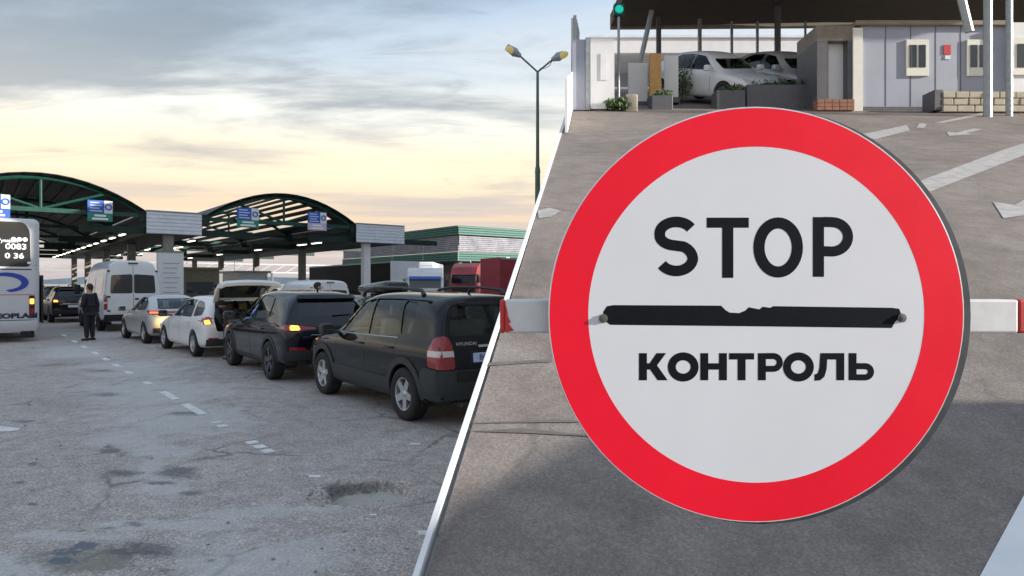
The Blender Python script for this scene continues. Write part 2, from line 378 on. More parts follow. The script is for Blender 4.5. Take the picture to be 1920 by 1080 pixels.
# ================================================================== THE SETTING
def asphalt(name, c_lo, c_hi, attr=False, speck=110.0, crack=0.6, amp=1.0):
    m = bpy.data.materials.new(name); m.use_nodes = True; t = m.node_tree; b = t.nodes['Principled BSDF']
    N = t.nodes.new; L = t.links.new
    co = N('ShaderNodeTexCoord')
    def noi(s, d=6, r=0.6, dist=0.0):
        n = N('ShaderNodeTexNoise'); n.inputs['Scale'].default_value = s; n.inputs['Detail'].default_value = d; n.inputs['Roughness'].default_value = r
        n.inputs['Distortion'].default_value = dist; L(co.outputs['Object'], n.inputs['Vector']); return n.outputs[0]
    def ramp(f, stops):
        n = N('ShaderNodeValToRGB'); e = n.color_ramp.elements
        e[0].position, e[0].color = stops[0][0], (*stops[0][1], 1); e[1].position, e[1].color = stops[1][0], (*stops[1][1], 1)
        for p, c in stops[2:]: q = e.new(p); q.color = (*c, 1)
        L(f, n.inputs[0]); return n.outputs[0]
    def mix(f, a, c, blend='MIX'):
        n = N('ShaderNodeMix'); n.data_type = 'RGBA'; n.blend_type = blend
        for i, v in ((0, f), (6, a), (7, c)):
            if isinstance(v, (int, float)): n.inputs[i].default_value = v
            elif isinstance(v, tuple): n.inputs[i].default_value = (*v, 1)
            else: L(v, n.inputs[i])
        return n.outputs[2]
    big = ramp(noi(0.55, 8, 0.6, 0.4), [(0.30, c_lo), (0.70, c_hi)])
    med = ramp(noi(4.5, 7, 0.65), [(0.30, (0.78,) * 3), (0.70, (1.18,) * 3)])
    c = mix(1.0, big, med, 'MULTIPLY')
    vo = N('ShaderNodeTexVoronoi'); vo.inputs['Scale'].default_value = speck; L(co.outputs['Object'], vo.inputs['Vector'])
    sp = N('ShaderNodeSeparateColor'); L(vo.outputs['Color'], sp.inputs[0])
    agg = ramp(sp.outputs[0], [(0.0, (1 - 0.58 * amp,) * 3), (0.35, (1 - 0.15 * amp,) * 3), (0.7, (1.05,) * 3), (1.0, (1 + 0.75 * amp,) * 3)])
    fine = ramp(noi(60, 4, 0.7), [(0.30, (1 - 0.30 * amp,) * 3), (0.70, (1 + 0.28 * amp,) * 3)])
    c = mix(1.0, mix(0.8, c, mix(1.0, c, agg, 'MULTIPLY')), fine, 'MULTIPLY')
    if crack:
        wv = N('ShaderNodeMix'); wv.data_type = 'VECTOR'
        nz = N('ShaderNodeTexNoise'); nz.inputs['Scale'].default_value = 1.6; nz.inputs['Detail'].default_value = 6; L(co.outputs['Object'], nz.inputs['Vector'])
        wv.inputs[0].default_value = 0.35; L(co.outputs['Object'], wv.inputs[4]); L(nz.outputs['Color'], wv.inputs[5])
        ve = N('ShaderNodeTexVoronoi'); ve.feature = 'DISTANCE_TO_EDGE'; ve.inputs['Scale'].default_value = 0.8; L(wv.outputs[1], ve.inputs['Vector'])
        cm = ramp(ve.outputs['Distance'], [(0.0, (1, 1, 1)), (0.018, (0, 0, 0))])
        gate = ramp(noi(0.9, 4), [(0.45, (0, 0, 0)), (0.58, (1, 1, 1))])
        c = mix(mix(1.0, mix(1.0, cm, gate, 'MULTIPLY'), (crack,) * 3, 'MULTIPLY'), c, tuple(x * 0.4 for x in c_lo))
    hgt = mix(0.5, agg, fine)
    if attr:
        def at_(n_): a = N('ShaderNodeAttribute'); a.attribute_name = n_; return a.outputs['Fac']
        brk = noi(17, 9, 0.75)
        def worn(a, lo, hi):
            s = N('ShaderNodeMath'); s.operation = 'ADD'; L(at_(a), s.inputs[0]); 
            s2 = N('ShaderNodeMath'); s2.operation = 'MULTIPLY_ADD'; L(brk, s2.inputs[0]); s2.inputs[1].default_value = 1.7; s2.inputs[2].default_value = -0.85
            L(s2.outputs[0], s.inputs[1]); return ramp(s.outputs[0], [(lo, (0, 0, 0)), (hi, (1, 1, 1))])
        pale = mix(0.6, c, (0.60, 0.595, 0.565)); c = mix(mix(1.0, worn('pale', 0.30, 0.75), (0.85,) * 3, 'MULTIPLY'), c, pale)
        c = mix(mix(1.0, worn('brown', 0.35, 0.65), (0.7,) * 3, 'MULTIPLY'), c, (0.19, 0.18, 0.15))
        c = mix(mix(1.0, worn('dark', 0.42, 0.95), (0.72,) * 3, 'MULTIPLY'), c, (0.10, 0.10, 0.105))
        c = mix(mix(1.0, worn('tar', 0.42, 0.58), (0.85,) * 3, 'MULTIPLY'), c, (0.12, 0.14, 0.18))
        c = mix(mix(1.0, worn('sand', 0.40, 0.62), (0.8,) * 3, 'MULTIPLY'), c, (0.48, 0.45, 0.39))
    L(c, b.inputs['Base Color']); b.inputs['Roughness'].default_value = 0.86; b.inputs['Specular IOR Level'].default_value = 0.35
    bp = N('ShaderNodeBump'); bp.inputs['Strength'].default_value = 0.55; bp.inputs['Distance'].default_value = 0.006
    L(hgt, bp.inputs['Height']); L(bp.outputs[0], b.inputs['Normal'])
    MATS[name] = m; return m
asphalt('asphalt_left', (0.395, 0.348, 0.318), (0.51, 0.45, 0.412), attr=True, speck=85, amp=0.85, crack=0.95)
asphalt('asphalt_ramp', (0.168, 0.143, 0.129), (0.260, 0.222, 0.199), speck=160, crack=0.35, amp=0.4)

def lines(segs):
    out = []
    for a, b, s in segs:
        n = max(1, int(round((b - a) / s))); out += [a + (b - a) * i / n for i in range(n)]
    out.append(segs[-1][1]); return out
def nz(x, y, s=1.0): return noise.noise(Vector((x * s, y * s, 3.7)))
PALE = [(150, 662, 70, 14), (240, 694, 95, 16), (290, 735, 125, 25), (330, 785, 125, 28), (238, 822, 75, 15), (300, 845, 60, 12), (282, 880, 32, 20), (310, 915, 40, 16),
        (490, 1050, 140, 44), (30, 1062, 70, 22), (120, 1005, 120, 10), (300, 985, 160, 9), (470, 962, 120, 9), (560, 955, 90, 7), (620, 690, 60, 4), (700, 660, 60, 5)]
DARK = [(225, 886, 40, 7), (330, 884, 42, 13), (280, 1032, 58, 17), (350, 776, 36, 5), (205, 740, 40, 4), (118, 996, 9, 4), (152, 996, 14, 4), (200, 990, 18, 4), (255, 983, 24, 5),
        (300, 905, 30, 4), (360, 925, 26, 5), (40, 905, 10, 3), (60, 945, 12, 3), (200, 846, 24, 4), (90, 685, 24, 3), (180, 695, 40, 4), (640, 930, 22, 22), (620, 915, 14, 10),
        (310, 1068, 16, 3), (395, 1050, 14, 5), (40, 790, 26, 3), (60, 870, 12, 4), (500, 1003, 8, 3)]
TAR = [(157, 1022, 26, 9), (121, 1036, 20, 6), (112, 1052, 26, 7)]
BROWN = [(150, 1052, 95, 18), (215, 1045, 30, 14)]
SAND = [(690, 930, 44, 13)]
def mk(lst, px, py, x, y):
    b = 0.0; w1 = nz(x, y, 3.1) * 0.55 + nz(x, y, 9.0) * 0.40
    for cx, cy, rx, ry in lst:
        if abs(px - cx) > rx * 1.9 or abs(py - cy) > ry * 1.9: continue
        d = math.hypot((px - cx) / rx, (py - cy) / ry) + w1
        b = max(b, 1.25 - d * 0.75 if d < 1.67 else 0)
    return min(1.0, max(0.0, b))
HOLE = on_ground(698, 924)
def ground_z(x, y):
    dx, dy = (x - HOLE.x) / 0.40, (y - HOLE.y) / 0.33
    d = math.hypot(dx, dy) + 0.22 * nz(x, y, 3.0) + 0.08 * nz(x, y, 11.0)
    z = 0.0
    if d < 1.35:
        s = min(1, max(0, (1.0 - d) / 0.16)); z -= 0.085 * s * s * (3 - 2 * s) * (1 + 0.25 * nz(x, y, 9.0))
        z += 0.012 * math.exp(-((d - 1.12) / 0.12) ** 2)
    if -8 < x < 3 and 2 < y < 15: z += 0.006 * nz(x, y, 0.9) + 0.002 * nz(x, y, 6.0)
    return z
gx = lines([(-2600, -300, 460), (-300, -60, 40), (-60, -20, 5), (-20, -9, 0.55), (-9, -5, 0.14), (-5, -2.2, 0.05), (-2.2, -0.3, 0.028), (-0.3, 1.2, 0.1), (1.2, 20, 3), (20, 300, 60), (300, 2600, 460)])
gy = lines([(-300, -20, 60), (-20, 2.4, 3), (2.4, 5.2, 0.05), (5.2, 6.3, 0.024), (6.3, 9, 0.06), (9, 14, 0.16), (14, 24, 0.6), (24, 80, 5), (80, 300, 30), (300, 4200, 560)])
bm = new(); grid = []
lay = {k: bm.verts.layers.float.new(k) for k in ('pale', 'dark', 'tar', 'brown', 'sand')}
for y in gy:
    row = []
    for x in gx:
        v = bm.verts.new((x, y, ground_z(x, y)))
        if 2.2 < y < 30 and -25 < x < 3:
            px_, py_ = 960 + F * x / y, HY + F * HC / y
            for k, l in (('pale', PALE), ('dark', DARK), ('tar', TAR), ('brown', BROWN), ('sand', SAND)): v[lay[k]] = mk(l, px_, py_, x, y)
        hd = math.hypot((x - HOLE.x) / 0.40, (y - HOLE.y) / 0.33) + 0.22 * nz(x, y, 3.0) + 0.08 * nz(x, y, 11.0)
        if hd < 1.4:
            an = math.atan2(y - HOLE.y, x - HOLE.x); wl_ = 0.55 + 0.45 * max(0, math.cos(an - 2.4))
            v[lay['dark']] = max(v[lay['dark']], 1.1 * wl_ * math.exp(-((hd - 0.92) / 0.13) ** 2)); v[lay['sand']] = max(v[lay['sand']], 0.75 if hd < 0.8 else 0.0)  # rim shading painted into the dark mask, strongest along the upper left
        row.append(v)
    grid.append(row)
for j in range(len(gy) - 1):
    for i in range(len(gx) - 1): bm.faces.new([grid[j][i], grid[j][i + 1], grid[j + 1][i + 1], grid[j + 1][i]])
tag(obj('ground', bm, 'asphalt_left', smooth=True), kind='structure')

# loose chips of asphalt and gravel round the pothole
bm = new()
for i in range(150):
    if i < 95: a = random.uniform(2.2, 4.2); r = random.uniform(0.85, 1.35); x, y = HOLE.x + 0.40 * r * math.cos(a), HOLE.y + 0.33 * r * math.sin(a)
    else: p = on_ground(random.uniform(20, 800), random.uniform(780, 1075)); x, y = p.x, p.y
    s = random.uniform(0.004, 0.014)
    r_ = bmesh.ops.create_icosphere(bm, subdivisions=1, radius=s, matrix=Matrix.Translation((x, y, ground_z(x, y) + s * 0.3)) @ Matrix.Diagonal((random.uniform(.7, 1.4), random.uniform(.7, 1.3), random.uniform(.5, .9), 1)))
tag(obj('loose_stones', bm, 'concrete'), 'loose asphalt chips and grit scattered around the pothole', 'stones', kind='stuff')

# painted lane dashes on the left lot: each its own thin worn sheet
def marking(name, pts, m='paint_line_worn', label=None, z=0.0035, group=None, cat='road marking', sub=1):
    bm = new(); n = 12; a, b, c, d = [Vector(p) for p in pts]
    top, bot = [], []
    for i in range(n + 1):
        t = i / n; e = 0.10 * (a - d).length * (noise.noise(Vector((a.x * 9 + t * 9, a.y * 7, 1.3)))), 0.10 * (a - d).length * noise.noise(Vector((a.x * 5 + t * 8, 4.1, a.y)))
        p = a.lerp(b, t); q = d.lerp(c, t); k = (p - q).normalized()
        top.append(bm.verts.new(p + k * e[0] + Vector((0, 0, z)))); bot.append(bm.verts.new(q + k * e[1] + Vector((0, 0, z))))
    for i in range(n): bm.faces.new([bot[i], bot[i + 1], top[i + 1], top[i]])
    for v in bm.verts: v.co.z = ground_z(v.co.x, v.co.y) + z
    o = obj(name, bm, m)
    if label: tag(o, label, cat, group)
    else: tag(o, kind='structure')
    return o
dash = [(5.7, 6.05, 'nearest white dash of the worn lane line, below the pothole row'), (7.05, 7.22, None), (7.30, 7.48, None), (7.56, 7.72, None), (8.7, 8.85, None), (9.0, 9.1, None), (9.7, 10.7, None), (11.2, 12.2, None), (13.2, 13.6, None), (15.0, 15.5, None), (16.4, 17.0, None),
        (17.9, 18.6, None), (19.6, 20.4, None), (21.8, 22.6, None), (24.0, 25.0, None), (27.0, 28.0, None)]
for u0, u1, lb in dash[1:]:
    marking('lane_dash', [W(u0, 2.37), W(u1, 2.37), W(u1, 2.49), W(u0, 2.49)])
P = [on_ground(-30, 797), on_ground(38, 803), on_ground(34, 808), on_ground(-30, 812)]
marking('painted_arrow', P)
for a in [(590, 893, 22, 5), (700, 966, 12, 3), (778, 833, 20, 3), (795, 1000, 22, 9), (512, 697, 70, 3)]:
    x, y, w_, h_ = a
    marking('paint_remnant', [on_ground(x - w_ / 2, y - h_ / 2), on_ground(x + w_ / 2, y - h_ / 2), on_ground(x + w_ / 2, y + h_ / 2), on_ground(x - w_ / 2, y + h_ / 2)])

# far hills and a far tree line behind the checkpoint
bm = new(); prev = None
for i in range(61):
    a = R(-75 + 150 * i / 60); d = 3300
    h = 34 + 26 * nz(i * 0.23, 1.0) + 12 * nz(i * 0.9, 5.0)
    cur = [bm.verts.new((d * math.sin(a), d * math.cos(a), -2)), bm.verts.new((d * 1.02 * math.sin(a), d * 1.02 * math.cos(a), max(8, h))), bm.verts.new((d * 1.2 * math.sin(a), d * 1.2 * math.cos(a), -2))]
    if prev:
        for k in range(2): bm.faces.new([prev[k], cur[k], cur[k + 1], prev[k + 1]])
    prev = cur
tag(obj('hills', bm, 'hill', smooth=True), kind='structure')

# ------------------------------------------------------------------ the ramp on the right
YB, YT, YE, XR = -RZ0 / RS, 30.0, 50.0, 36.0
bm = new(); rows = []
ry = lines([(YB, 1.5, 0.4), (1.5, 6, 0.25), (6, 30, 1.5)]) + [34, 40, 45, YE]
for y in ry:
    zz = rz(min(y, YT)); e = edge_x(y) + 0.03
    xs = [e + (XR - e) * (i / 24) ** 1.8 for i in range(25)]
    rows.append([bm.verts.new((x, y, zz + 0.003 + 0.0025 * nz(x, y, 0.8) * (1 if 2 < y < 20 and x < XR - 1 and x > e + .2 else 0))) for x in xs])
for j in range(len(rows) - 1):
    for i in range(24): bm.faces.new([rows[j][i], rows[j][i + 1], rows[j + 1][i + 1], rows[j + 1][i]])
tag(obj('road', bm, 'asphalt_ramp', smooth=True), kind='structure')
# its retaining walls: left side, back and right side
rw = thing('retaining_wall', 'tall concrete wall carrying the left edge of the rising road', 'wall', (edge_x(10), 10, 0))
ys = [YB + 0.35] + [2.0 + 3.5 * i for i in range(9)] + [YE]
for i in range(len(ys) - 1):
    a, b = ys[i] + 0.006, ys[i + 1] - 0.006; bm = new(); t = 0.25
    za, zb_ = rz(min(a, YT)) - 0.04, rz(min(b, YT)) - 0.04
    pts = [(edge_x(a), a), (edge_x(b), b), (edge_x(b) + t, b), (edge_x(a) + t, a)]; zs = [za, zb_, zb_, za]
    lo = [bm.verts.new((x, y, -0.05)) for x, y in pts]; hi = [bm.verts.new((x, y, z)) for (x, y), z in zip(pts, zs)]
    bm.faces.new(lo[::-1]); bm.faces.new(hi)
    for k in range(4): bm.faces.new([lo[k], lo[(k + 1) % 4], hi[(k + 1) % 4], hi[k]])
    obj('wall_panel', bm, 'concrete_pale', rw, world=True)
bm = new(); box(bm, (edge_x(YE), YE + 0.01, -0.05), (XR, YE + 0.3, rz(YT) - 0.03)); box(bm, (XR + 0.01, YB + 1, -0.05), (XR + 0.26, YE, 0.3))
v_ = [(XR + 0.01, 0.5), (XR + 0.26, 0.5), (XR + 0.26, YE), (XR + 0.01, YE)]
prism(bm, [(0.5, 0.3), (YT, rz(YT) - 0.06), (YE, rz(YT) - 0.06), (YE, 0.3)], lambda a, b, d: Vector((d, a, b)), XR + 0.012, XR + 0.258)
obj('back_wall', bm, 'concrete', rw, world=True)
# white divider strip added along the left edge of the ramp
bm = new(); ks = [YB + 0.4, 1.2, 2, 3.5, 5, 8, 12, 17, 22, YT]; pk = None
for y in ks:                                                     # a flat strip that widens uphill from 16 mm to 80 mm
    w_ = 0.016 + 0.064 * max(0, min(1, (y - 1.5) / 20)); x = edge_x(y) - 0.006; z = rz(y) + 0.014
    cur = [bm.verts.new(p) for p in ((x, y, z - 0.06), (x, y, z), (x + w_, y, z), (x + w_, y, z - 0.06))]
    if pk:
        for k in range(4): bm.faces.new([pk[k], cur[k], cur[(k + 1) % 4], pk[(k + 1) % 4]])
    pk = cur
tag(obj('divider_strip', bm, 'line_white'), 'thin white painted kerb along the left edge of the rising road', 'divider strip')

def rmark(name, px, z=0.0075, m='paint_line'):
    bm = new(); pts = [on_ramp(x, y, z) for x, y in px]
    bm.faces.new([bm.verts.new(p) for p in pts]); o = obj(name, bm, m); tag(o, kind='structure'); return o
rmark('road_line', [(1712, 345), (1740, 362), (1925, 290), (1925, 268), (1880, 282)])
rmark('road_line', [(1610, 254), (1640, 262), (1706, 245), (1700, 235)])
rmark('road_line', [(1718, 240), (1732, 241), (1738, 233), (1724, 231)])
rmark('road_line', [(1752, 231), (1768, 231), (1925, 201), (1925, 194)])
LD_ = Vector((3.45, 3.0)).normalized(); LN_ = Vector((-LD_.y, LD_.x))
def arrow(px, py, sgn):
    c = on_ramp(px, py); pl_ = [(-.9, -.07), (.1, -.07), (.1, -.24), (.8, 0), (.1, .24), (.1, .07), (-.9, .07)]; bm = new(); vs = []
    for a, b in pl_: q = Vector((c.x, c.y)) + LD_ * a * sgn + LN_ * b; vs.append(bm.verts.new((q.x, q.y, rz(q.y) + .0075)))
    bm.faces.new(vs); tag(obj('road_arrow', bm, 'paint_line'), kind='structure')
arrow(1806, 249, -1); arrow(1925, 385, -1); rmark('road_line', [(1008, 397), (1030, 391), (1052, 397), (1034, 408), (1010, 411)], 0.009)
rmark('edge_line', [(1835, 1090), (1862, 1040), (1935, 905), (2050, 905), (2050, 1090)], 0.0075, 'line_white')
# shadows of overhead wires on the road, painted as thin dark strips
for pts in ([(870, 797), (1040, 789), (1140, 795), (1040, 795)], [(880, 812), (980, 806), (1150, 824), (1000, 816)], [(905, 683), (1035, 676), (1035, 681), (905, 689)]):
    rmark('wire_shadow', pts, 0.0070, 'tar_seal' if 'tar_seal' in MATS else mat('tar_seal', (0.15, 0.138, 0.128), 0.8, var=0.2, scale=12))

# ------------------------------------------------------------------ stop sign on the barrier boom
SD = 1.115                                                      # distance of the sign from the lens
def sp(px, py, d=0.0): return at(px, py, SD + d)
sc_ = sp(1418, 590); SR = 389.0 / F * SD
sg = thing('stop_sign', 'round red and white STOP control sign fixed to the barrier boom', 'sign', sc_)
def disc(bm, r, y0, y1, n=96, cx=0, cz=0, rx=1.0):
    A = [bm.verts.new((cx + r * rx * math.cos(2 * math.pi * k / n), y0, cz + r * math.sin(2 * math.pi * k / n))) for k in range(n)]
    B = [bm.verts.new((cx + r * rx * math.cos(2 * math.pi * k / n), y1, cz + r * math.sin(2 * math.pi * k / n))) for k in range(n)]
    bm.faces.new(A); bm.faces.new(B[::-1])
    for k in range(n): bm.faces.new([A[k], A[(k + 1) % n], B[(k + 1) % n], B[k]])
bm = new(); disc(bm, SR, 0.0, 0.003); o = obj('face_plate', bm, 'sign_face', sg)
def ring_px(r0, r1, y, a0=0.0, a1=360.0, n=96):
    bm = new(); rr = []
    for k in range(n + 1):
        a = R(a0 + (a1 - a0) * k / n); rr.append([bm.verts.new((q * math.cos(a), y, q * math.sin(a))) for q in (r0, r1)])
    for k in range(n): bm.faces.new([rr[k][0], rr[k][1], rr[k + 1][1], rr[k + 1][0]])
    return bm
RI = 315.0 / F * SD
seam = [3, 134, 172, 283, 363]                                   # joints of the red film
for i in range(4):
    bm = ring_px(RI, SR - 0.0012, -0.00012 - 0.00006 * (i % 2), seam[i] - 0.25, seam[i + 1] + 0.1, 48); obj('red_band', bm, 'sign_red', sg)
bm = new(); disc(bm, SR * 1.019, 0.018, 0.026, cx=0.0175, cz=-0.003); obj('back_plate', bm, 'sign_rim', sg)
bm = new(); lathe(bm, [(SR, 0.0), (SR + 0.0012, 0.001), (SR + 0.0012, 0.004), (SR - 0.004, 0.004)], 96, close=True); obj('rim_edge', bm, 'alloy', sg)
for x, z in ((0.0, 0.1), (0.0, -0.1), (0.15, 0), (-0.15, 0)):
    bm = new(); box(bm, (x - 0.015, 0.003, z - 0.012), (x + 0.015, 0.018, z + 0.012)); obj('spacer', bm, 'bolt', sg)
# lettering drawn stroke by stroke in sign pixels (origin = sign centre)
K = SD / F
def stroke(bm, pts, w, y, closed=False, wv=None):
    P = [Vector(p) for p in pts]; n = len(P); rows = []
    for i in range(n):
        a = P[i - 1] if (i > 0 or closed) else P[i]; b = P[(i + 1) % n] if (i < n - 1 or closed) else P[i]
        d1 = (P[i] - a).normalized() if (P[i] - a).length > 1e-6 else None; d2 = (b - P[i]).normalized() if (b - P[i]).length > 1e-6 else None
        d = (d1 + d2).normalized() if d1 is not None and d2 is not None else (d1 if d1 is not None else d2)
        nn = Vector((-d.y, d.x)); s = 1.0
        if d1 is not None and d2 is not None: s = 1 / max(0.5, math.sqrt((1 + d1.dot(d2)) / 2))
        hw = w / 2 * s
        rows.append([bm.verts.new(((P[i] + nn * q).x * K, y, -(P[i] + nn * q).y * K)) for q in (-hw, hw)])
    for i in range(n if closed else n - 1): bm.faces.new([rows[i][0], rows[i][1], rows[(i + 1) % n][1], rows[(i + 1) % n][0]])
def arc(cx, cy, rx, ry, a0, a1, n=18): return [(cx + rx * math.cos(R(a0 + (a1 - a0) * k / n)), cy - ry * math.sin(R(a0 + (a1 - a0) * k / n))) for k in range(n + 1)]
def poly_px(bm, pts, y): bm.faces.new([bm.verts.new((a * K, y, -b * K)) for a, b in pts])
def px0(l): return [(x - 1418, y - 590) for x, y in l]
Y0 = -0.00025
def letter(fn):
    bm = new(); fn(bm); obj('letter', bm, 'sign_ink', sg)
def L_S(bm):
    s = px0(arc(1268, 438, 31, 22, 28, 180, 14) )+ px0(arc(1266, 441, 29, 19, 180, 258, 8)[1:]) + px0(arc(1268, 486, 31, 26, 75, 0, 8)[1:]) + px0(arc(1268, 484, 31, 24, 0, -150, 14)[1:])
    stroke(bm, s, 20, Y0)
def L_T(bm): poly_px(bm, px0([(1325, 408), (1404, 408), (1404, 427), (1375, 427), (1375, 521), (1354, 521), (1354, 427), (1325, 427)]), Y0)
def L_O(bm): stroke(bm, px0(arc(1459, 464, 36, 46, 0, 360, 40)[:-1]), 21, Y0, True)
def L_P(bm):
    poly_px(bm, px0([(1524, 407), (1545, 407), (1545, 519), (1524, 519)]), Y0)
    stroke(bm, px0([(1544, 416)] + arc(1560, 444, 30, 27.5, 90, -90, 16) + [(1544, 471)]), 19, Y0 - 0.00005)
for f in (L_S, L_T, L_O, L_P): letter(f)
T0, T1, TM = 662, 713, 688
def k_rect(bm, x0, x1, y0=T0, y1=T1, d=0.0): poly_px(bm, px0([(x0, y0), (x1, y0), (x1, y1), (x0, y1)]), Y0 - d)
def L_k(bm):
    k_rect(bm, 1198, 1213); poly_px(bm, px0([(1213, 681), (1218, 681), (1231, 662), (1249, 662), (1232, 685), (1252, 713), (1233, 713), (1219, 693), (1213, 693)]), Y0)
def mkO(cx):
    return lambda bm: stroke(bm, px0(arc(cx, TM, 21.5, 20, 0, 360, 32)[:-1]), 15, Y0, True)
def L_n(bm): k_rect(bm, 1313, 1328); k_rect(bm, 1348, 1363); k_rect(bm, 1328, 1348, 681, 693)
def L_t(bm): k_rect(bm, 1367, 1414, 662, 674); k_rect(bm, 1383, 1398, 674, 713)
def L_r(bm):
    k_rect(bm, 1421, 1436); stroke(bm, px0([(1436, 667.5)] + arc(1450, 679.5, 12, 12, 90, -90, 12) + [(1436, 691.5)]), 11.5, Y0 - 0.00005)
def L_l(bm):
    poly_px(bm, px0([(1538, 662), (1583, 662), (1583, 713), (1568, 713), (1568, 674), (1551, 674), (1550, 692), (1546, 706), (1538, 713), (1527, 714), (1527, 702), (1533, 700), (1536, 690)]), Y0)
def L_m(bm):
    k_rect(bm, 1591, 1606); stroke(bm, px0([(1606, 686.5)] + arc(1622, 697, 11, 10.5, 90, -90, 12) + [(1606, 707.5)]), 11.5, Y0 - 0.00005)
for f in (L_k, mkO(1281), L_n, L_t, L_r, mkO(1497), L_l, L_m): letter(f)
bm = new()
barp = [(1131, 585), (1138, 574), (1150, 572), (1352, 573), (1360, 581), (1368, 586), (1386, 587), (1398, 582), (1404, 576), (1424, 580), (1430, 575), (1444, 577), (1450, 574), (1672, 577), (1686, 579), (1690, 590), (1684, 598), (1678, 604), (1672, 615), (1430, 612), (1144, 609), (1133, 600)]
poly_px(bm, px0(barp), Y0); obj('bar', bm, 'sign_ink', sg)
for x, y in ((1131, 597), (1690, 596)):
    bm = new(); lathe(bm, [(0.0075, -0.001), (0.0075, -0.003), (0.005, -0.0033), (0.005, -0.0050), (0.0025, -0.0052), (0.0025, -0.0065), (0.0, -0.0065)], 12)
    o = obj('bolt', bm, 'bolt', sg, smooth=30); o.location = ((x - 1418) * K, 0, -(y - 590) * K)

BZ, BY = sp(1418, 593, 0.04).z, SD + 0.012
bb = thing('boom_barrier', 'white barrier boom with red bands holding the round stop sign', 'barrier', (2.6, BY, rz(BY)))
cuts = [-0.013, 0.0, 0.93, 1.25, 2.2, 2.75]
TL = at(938, 592, SD + 0.07).x
segs = [(TL, TL + 0.009, 'boom_red'), (TL + 0.009, 0.872, 'boom_white'), (0.872, 1.20, 'boom_red'), (1.20, 1.75, 'boom_white'), (1.75, 2.2, 'boom_red'), (2.2, 2.75, 'boom_white')]
BB = SD + 0.032
for i, (a, b, m) in enumerate(segs):
    bm = new(); e0 = 0.012 if i in (1, 3) else (-0.0 if i else -0.0); 
    box(bm, (a, BB, BZ - 0.029), (b, BB + 0.055, BZ + 0.029), bev=0.004, seg=2)
    obj('boom_section', bm, m, bb, world=True)
bm = new()
for i in range(3):   # ragged red paint at the tip
    poly = [(TL + 0.009, BZ - 0.028 + 0.014 * i), (TL + 0.024 - 0.005 * i, BZ - 0.024 + 0.014 * i), (TL + 0.009, BZ - 0.004 + 0.014 * i)]
    bm.faces.new([bm.verts.new((x, BB - 0.0006 - 0.0002 * i, z)) for x, z in poly])
obj('red_paint', bm, 'boom_red', bb, world=True)
bm = new(); box(bm, (2.45, SD - 0.12, rz(SD) - 0.1), (2.8, SD + 0.20, BZ - 0.04), bev=0.015); obj('cabinet', bm, 'boom_white', bb, world=True)
bm = new(); box(bm, (2.5, SD - 0.03, BZ - 0.04), (2.75, SD + 0.028, BZ + 0.07), bev=0.01); obj('pivot_bracket', bm, 'frame_dark', bb, world=True)

# ------------------------------------------------------------------ booth roof behind the viewer that shades the foot of the ramp
RH = 3.2
kb = thing('control_booth', 'control booth with a flat roof beside the foot of the rising road', 'booth', (9, -2, rz(-1)))
bm = new(); pts = [(7.6, 1.2), (7.6, 0.3), (7.45, 0.25), (7.45, -7), (16, -7), (16, 1.2)]
prism(bm, pts, lambda a, b, d: Vector((a, b, d)), RH, RH + 0.10); obj('roof', bm, 'fascia_tan', kb, world=True)
bm = new(); box(bm, (8.6, -5.6, 0.0), (14.5, -0.8, RH - 0.004)); obj('wall', bm, 'panel_lilac', kb, world=True)
for x, y in ((7.9, 0.9), (15.6, 0.9), (7.8, -6.6), (15.6, -6.6)):
    bm = new(); box(bm, (x - 0.06, y - 0.06, 0.0), (x + 0.06, y + 0.06, RH - 0.004)); obj('post', bm, 'galv', kb, world=True)
bm = new(); box(bm, (8.57, -4.2, 1.2), (8.596, -2.0, 2.4)); obj('window', bm, 'dark_glass', kb, world=True)

# ------------------------------------------------------------------ the checkpoint at the head of the ramp
def RB(bm, x0, x1, z0, z1, D, dep, bev=0.0):
    """box facing the camera: pixel extents at distance D"""
    a = at(x0, z1, D); b = at(x1, z0, D); box(bm, (a.x, D, a.z), (b.x, D + dep, b.z), bev=bev); return bm
def rpart(name, m, par, *a, **k): bm = new(); RB(bm, *a, **k); return obj(name, bm, m, par, world=True)
D1 = 17.0
# grey office container
oc = thing('office_container', 'long lilac grey office container with cream windows on the rising road', 'container', at(1750, 203, D1))
rpart('wall', 'panel_lilac', oc, 1614, 1895, 46, 214, D1, 3.0)
for k in range(1, 6): 
    x = 1614 + 281 * k / 6 ; rpart('wall_joint', 'frame_dark', oc, x - 0.7, x + 0.7, 49, 199, D1 - 0.006, 0.005)
rpart('roof_trim', 'fascia_tan', oc, 1606, 1900, 38, 46, D1 - 0.12, 3.3)
rpart('plinth', 'frame_dark', oc, 1612, 1897, 200, 216, D1 - 0.02, 3.05)
rpart('corner_post', 'upvc_cream', oc, 1600, 1618, 52, 208, D1 - 0.05, 0.2)
for x0, x1 in ((1700, 1742), (1814, 1856)):
    w = rpart('window', 'upvc_cream', oc, x0, x1, 74, 142, D1 - 0.05, 0.1)
    for a, b in ((x0 + 6, (x0 + x1) / 2 - 2), ((x0 + x1) / 2 + 2, x1 - 6)):
        rpart('pane', 'dark_glass', w, a, b, 84, 126, D1 - 0.062, 0.01)
rpart('red_notice', 'red_ink', oc, 1770, 1783, 84, 102, D1 - 0.02, 0.015); rpart('paper_notice', 'sign_white', oc, 1772, 1782, 104, 111, D1 - 0.02, 0.015)
